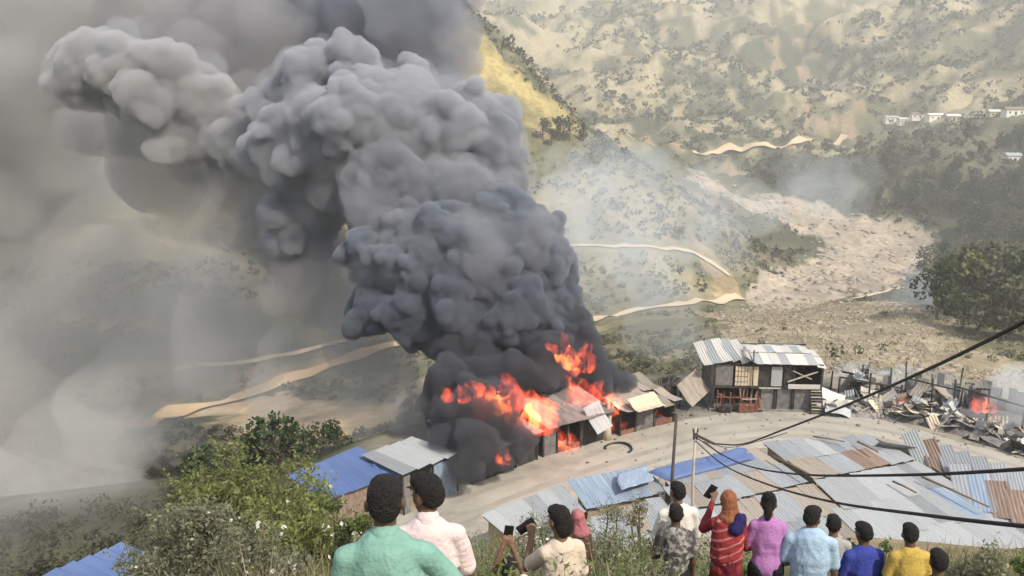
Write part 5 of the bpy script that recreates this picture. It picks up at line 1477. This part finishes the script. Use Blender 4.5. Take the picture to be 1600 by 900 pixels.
        skin_of('trousers', D, 0.014, bottom, th, 3, 0.006, 0.08, 7)
    for nm in 'lr':
        S_ = []; chain(S_, [J['ank' + nm] - V3(0, 0.014, 0.022), J['toe' + nm]], [0.027 * H, 0.021 * H])
        skin_of('shoe', S_, 0.014, M_sole, th, 2)
    # ---- hair
    if hair_style != 'none' and not scarf:
        Hb = []
        k = 1.0 + 0.045 * hair
        for x, y, z, r in ((0, -0.014, 0.024, (0.0475, 0.0555, 0.050)), (0, -0.026, 0.000, (0.044, 0.040, 0.046)), (0, 0.014, 0.046, (0.040, 0.034, 0.028))):
            Hb.append((HD(x, y, z), tuple(q * H * k for q in r)))
        if hair_style == 'long': Hb.append((HD(0, -0.035, -0.03), (0.045 * H, 0.030 * H, 0.05 * H)))
        if hair_style == 'bun':
            Hb.append((HD(0, -0.045, 0.055), (0.036 * H,) * 3)); Hb.append((HD(0, -0.05, -0.045), (0.026 * H, 0.022 * H, 0.06 * H)))
        skin_of('hair', Hb, 0.008, M_hair, th, 2, 0, 0.1, 3, 0.0025 * hair)
    if scarf:
        Sb = []
        for x, y, z, r in ((0, -0.012, 0.022, (0.053, 0.062, 0.056)), (0, -0.02, -0.02, (0.052, 0.052, 0.05)), (0, -0.02, -0.06, (0.058, 0.055, 0.045)), (0, -0.022, -0.10, (0.078, 0.06, 0.045))):
            Sb.append((HD(x, y, z), tuple(q * H for q in r)))
        skin_of('headscarf', Sb, voxel, scarf, th, 7, 0.006, 0.06, 9)
    return th, J, H, HD
def phone_at(th, J, nm, H, label, tilt=0.3, yaw=0.0, off=(0, 0.02, 0.09), size=(0.078, 0.011, 0.16), rz=0.0):
    p = th.matrix_basis if False else (Matrix.Translation(th.location) @ Matrix.Rotation(th.rotation_euler.z, 4, 'Z'))
    w = p @ (J['wr' + nm] + Vector(off))
    ph = empty('phone', w); ph.rotation_euler = (tilt, rz, th.rotation_euler.z + yaw); tag(ph, label, 'phone')
    MB().box((0, 0, 0), size).build('case', M_phone, ph); MB().box((0, -size[1] / 2 - 0.001, 0), (size[0] * 0.9, 0.002, size[2] * 0.92)).build('screen', M_phone, ph)
    MB().tube([(0.024, size[1] / 2, size[2] * 0.4), (0.024, size[1] / 2 + 0.003, size[2] * 0.4)], 0.007, 8).build('camera_lens', M_cable, ph)
C_teal = cloth('teal_cotton', (0.20, 0.37, 0.315)); C_pink = cloth('pale_pink_cotton', (0.62, 0.51, 0.51), 0.93); C_cream = cloth('cream_cotton', (0.54, 0.455, 0.37), 0.92)
C_white = cloth('white_cotton', (0.62, 0.60, 0.56), 0.9); C_print = cloth('grey_print', (0.085, 0.085, 0.085), 0.7, 14, (0.30, 0.29, 0.27)); C_red = cloth('red_cotton', (0.24, 0.035, 0.045), 0.8)
C_orange = cloth('orange_brown_scarf', (0.30, 0.12, 0.065), 0.6, 5); C_purple = cloth('purple_cotton', (0.41, 0.19, 0.44), 0.85); C_sky = cloth('light_blue_cotton', (0.34, 0.47, 0.62), 0.88)
C_grey = cloth('grey_cotton', (0.34, 0.33, 0.34), 0.88); C_blue = cloth('royal_blue_cotton', (0.05, 0.07, 0.34), 0.7); C_yellow = cloth('yellow_cotton', (0.50, 0.36, 0.09), 0.75)
C_black = cloth('black_cotton', (0.018, 0.018, 0.024), 0.7); C_wine = cloth('wine_red_cotton', (0.13, 0.018, 0.028), 0.7); C_navy = cloth('navy_cotton', (0.03, 0.025, 0.11), 0.7); C_pinks = cloth('rose_scarf', (0.40, 0.15, 0.17), 0.8)
C_brown = cloth('brown_cotton', (0.10, 0.06, 0.045), 0.75)
person('teal', 0.10, 'man in teal long-sleeved shirt seen from behind, nearest the camera', C_teal, C_black, ('front', 'hug'), M_skin2, 0.05, 0.2, 'long', 1.12, hair=0.5, voxel=0.008, collar=C_teal)
person('pink', 0.15, 'man in pale pink shirt, face turned left, beside the teal shirt', C_pink, C_brown, ('front', 'front'), M_skin2, 0.75, 0.2, 'short', 1.05, hair=0.7, voxel=0.008, collar=C_pink)
th, J, H, HD = person('cream', 0.35, 'girl in cream top raising a phone to film the fire', C_cream, C_brown, ('film', 'front'), M_skin, 0.25, 0.3, 'short', 0.98, True, hair_style='long', voxel=0.009)
phone_at(th, J, 'l', H, 'black phone held sideways by the girl in cream', 0.2, 0.1, (-0.02, 0.06, 0.06), (0.082, 0.011, 0.15), 1.0)
th, J, H, HD = person('phone', 0.1, 'onlooker low among the weeds in a white top, holding up a black phone', C_white, C_brown, ('high', 'high'), M_skin, 0, 0.2, 'short', 0.9, True, voxel=0.009, hair_style='long')
phone_at(th, J, 'r', H, 'black phone held upright above the weeds left of the girl in cream', 0.1, 0.0, (-0.03, 0.04, 0.10), (0.08, 0.011, 0.17), 0.15)
person('pinkhead', 0.3, 'onlooker in rose headscarf half hidden behind the girl in cream', C_brown, C_brown, ('down', 'down'), M_skin, 0.5, 0.2, 'long', 0.9, True, scarf=C_pinks)
person('white', 0.1, 'person in white shirt standing behind the boy in the printed shirt', C_white, C_black, ('front', 'front'), M_skin, 0.2, 0.25, 'long', 1.12, hair=0.8)
person('boy', -0.1, 'boy in dark grey printed shirt in front of the white shirt', C_print, C_black, ('front', 'down'), M_skin2, 0.1, 0.3, 'short', 1.02, hair=0.6)
th, J, H, HD = person('scarf', 0.0, 'woman in orange headscarf and red striped shawl raising her phone', C_red, C_wine, ('phone', 'front'), M_skin, 0.2, 0.25, 'long', 1.08, True, dress=True, scarf=C_orange)
phone_at(th, J, 'l', H, 'dark phone held up by the woman in the orange headscarf', 0.1, 0.0, (-0.02, 0.04, 0.08), rz=0.5)
# her striped shawl and the child's wrap on her shoulder
stripe = surf('striped_shawl', (0.22, 0.022, 0.03), (0.30, 0.04, 0.045), 8, 0.9, 0.2, 40)
n_, l_ = stripe.node_tree.nodes, stripe.node_tree.links
wv = n_.new('ShaderNodeTexWave'); wv.bands_direction = 'Z'; wv.inputs['Scale'].default_value = 3.6; wv.inputs['Distortion'].default_value = 1.5; wv.inputs['Detail'].default_value = 1
tc_ = n_.new('ShaderNodeTexCoord'); mp_ = n_.new('ShaderNodeMapping'); mp_.inputs['Rotation'].default_value = (0, R(22), 0)
l_.new(tc_.outputs['Object'], mp_.inputs[0]); l_.new(mp_.outputs[0], wv.inputs['Vector'])
rp_ = n_.new('ShaderNodeValToRGB'); rp_.color_ramp.elements[0].position = 0.86; rp_.color_ramp.elements[1].position = 0.93
l_.new(wv.outputs['Fac'], rp_.inputs[0])
mx_ = n_.new('ShaderNodeMix'); mx_.data_type = 'RGBA'
old = n_['Principled BSDF'].inputs['Base Color'].links[0].from_socket
l_.new(rp_.outputs[0], mx_.inputs['Factor']); l_.new(old, mx_.inputs['A']); mx_.inputs['B'].default_value = (0.40, 0.17, 0.16, 1)
l_.new(mx_.outputs['Result'], n_['Principled BSDF'].inputs['Base Color'])
Sb = []; chain(Sb, [Vector((0, 0.0, 0.60)) * H, Vector((0, 0.0, 0.70)) * H, Vector((0, 0.01, 0.79)) * H], [0.108 * H, 0.106 * H, 0.098 * H], 0.72)
skin_of('shawl', Sb, 0.011, stripe, th, 3, 0.01, 0.08, 4)
Sb = []; chain(Sb, [Vector((0.035, -0.055, 0.80)) * H, Vector((0.065, -0.04, 0.86)) * H], [0.05 * H, 0.04 * H], 0.8)
skin_of('wrap', Sb, 0.011, C_navy, th, 3, 0.006, 0.06, 8)
person('purple', -0.1, 'woman in purple top and black trousers with her hair in a bun', C_purple, C_black, ('front', 'front'), M_skin, -0.2, 0.25, 'short', 1.02, True, hair_style='bun', long_top=-0.045)
person('sky', -0.25, 'broad man in light blue shirt looking right', C_sky, C_navy, ('front', 'down'), M_skin, -0.5, 0.35, 'short', 1.28, hair=0.9, collar=C_sky, long_top=0.03)
person('grey', -0.1, 'boy in plain grey shirt right of the light blue shirt', C_grey, C_brown, ('down', 'front'), M_skin, -0.1, 0.25, 'short', 0.98, hair=0.9)
person('blue', 0.1, 'person in royal blue shirt among the row of onlookers', C_blue, C_black, ('front', 'front'), M_skin2, 0.2, 0.25, 'long', 1.05, hair=0.8)
person('yellow', 0.0, 'person in yellow shirt near the right end of the row', C_yellow, C_brown, ('front', 'front'), M_skin2, -0.1, 0.25, 'short', 1.05, hair=0.5)
person('dark', -0.1, 'person at the bottom edge of whom little more than the dark head shows', C_brown, C_black, ('down', 'down'), M_skin2, 0.0, 0.2, 'short', 1.0, hair=0.6)

bpy.data.scenes.remove(_BENCH)
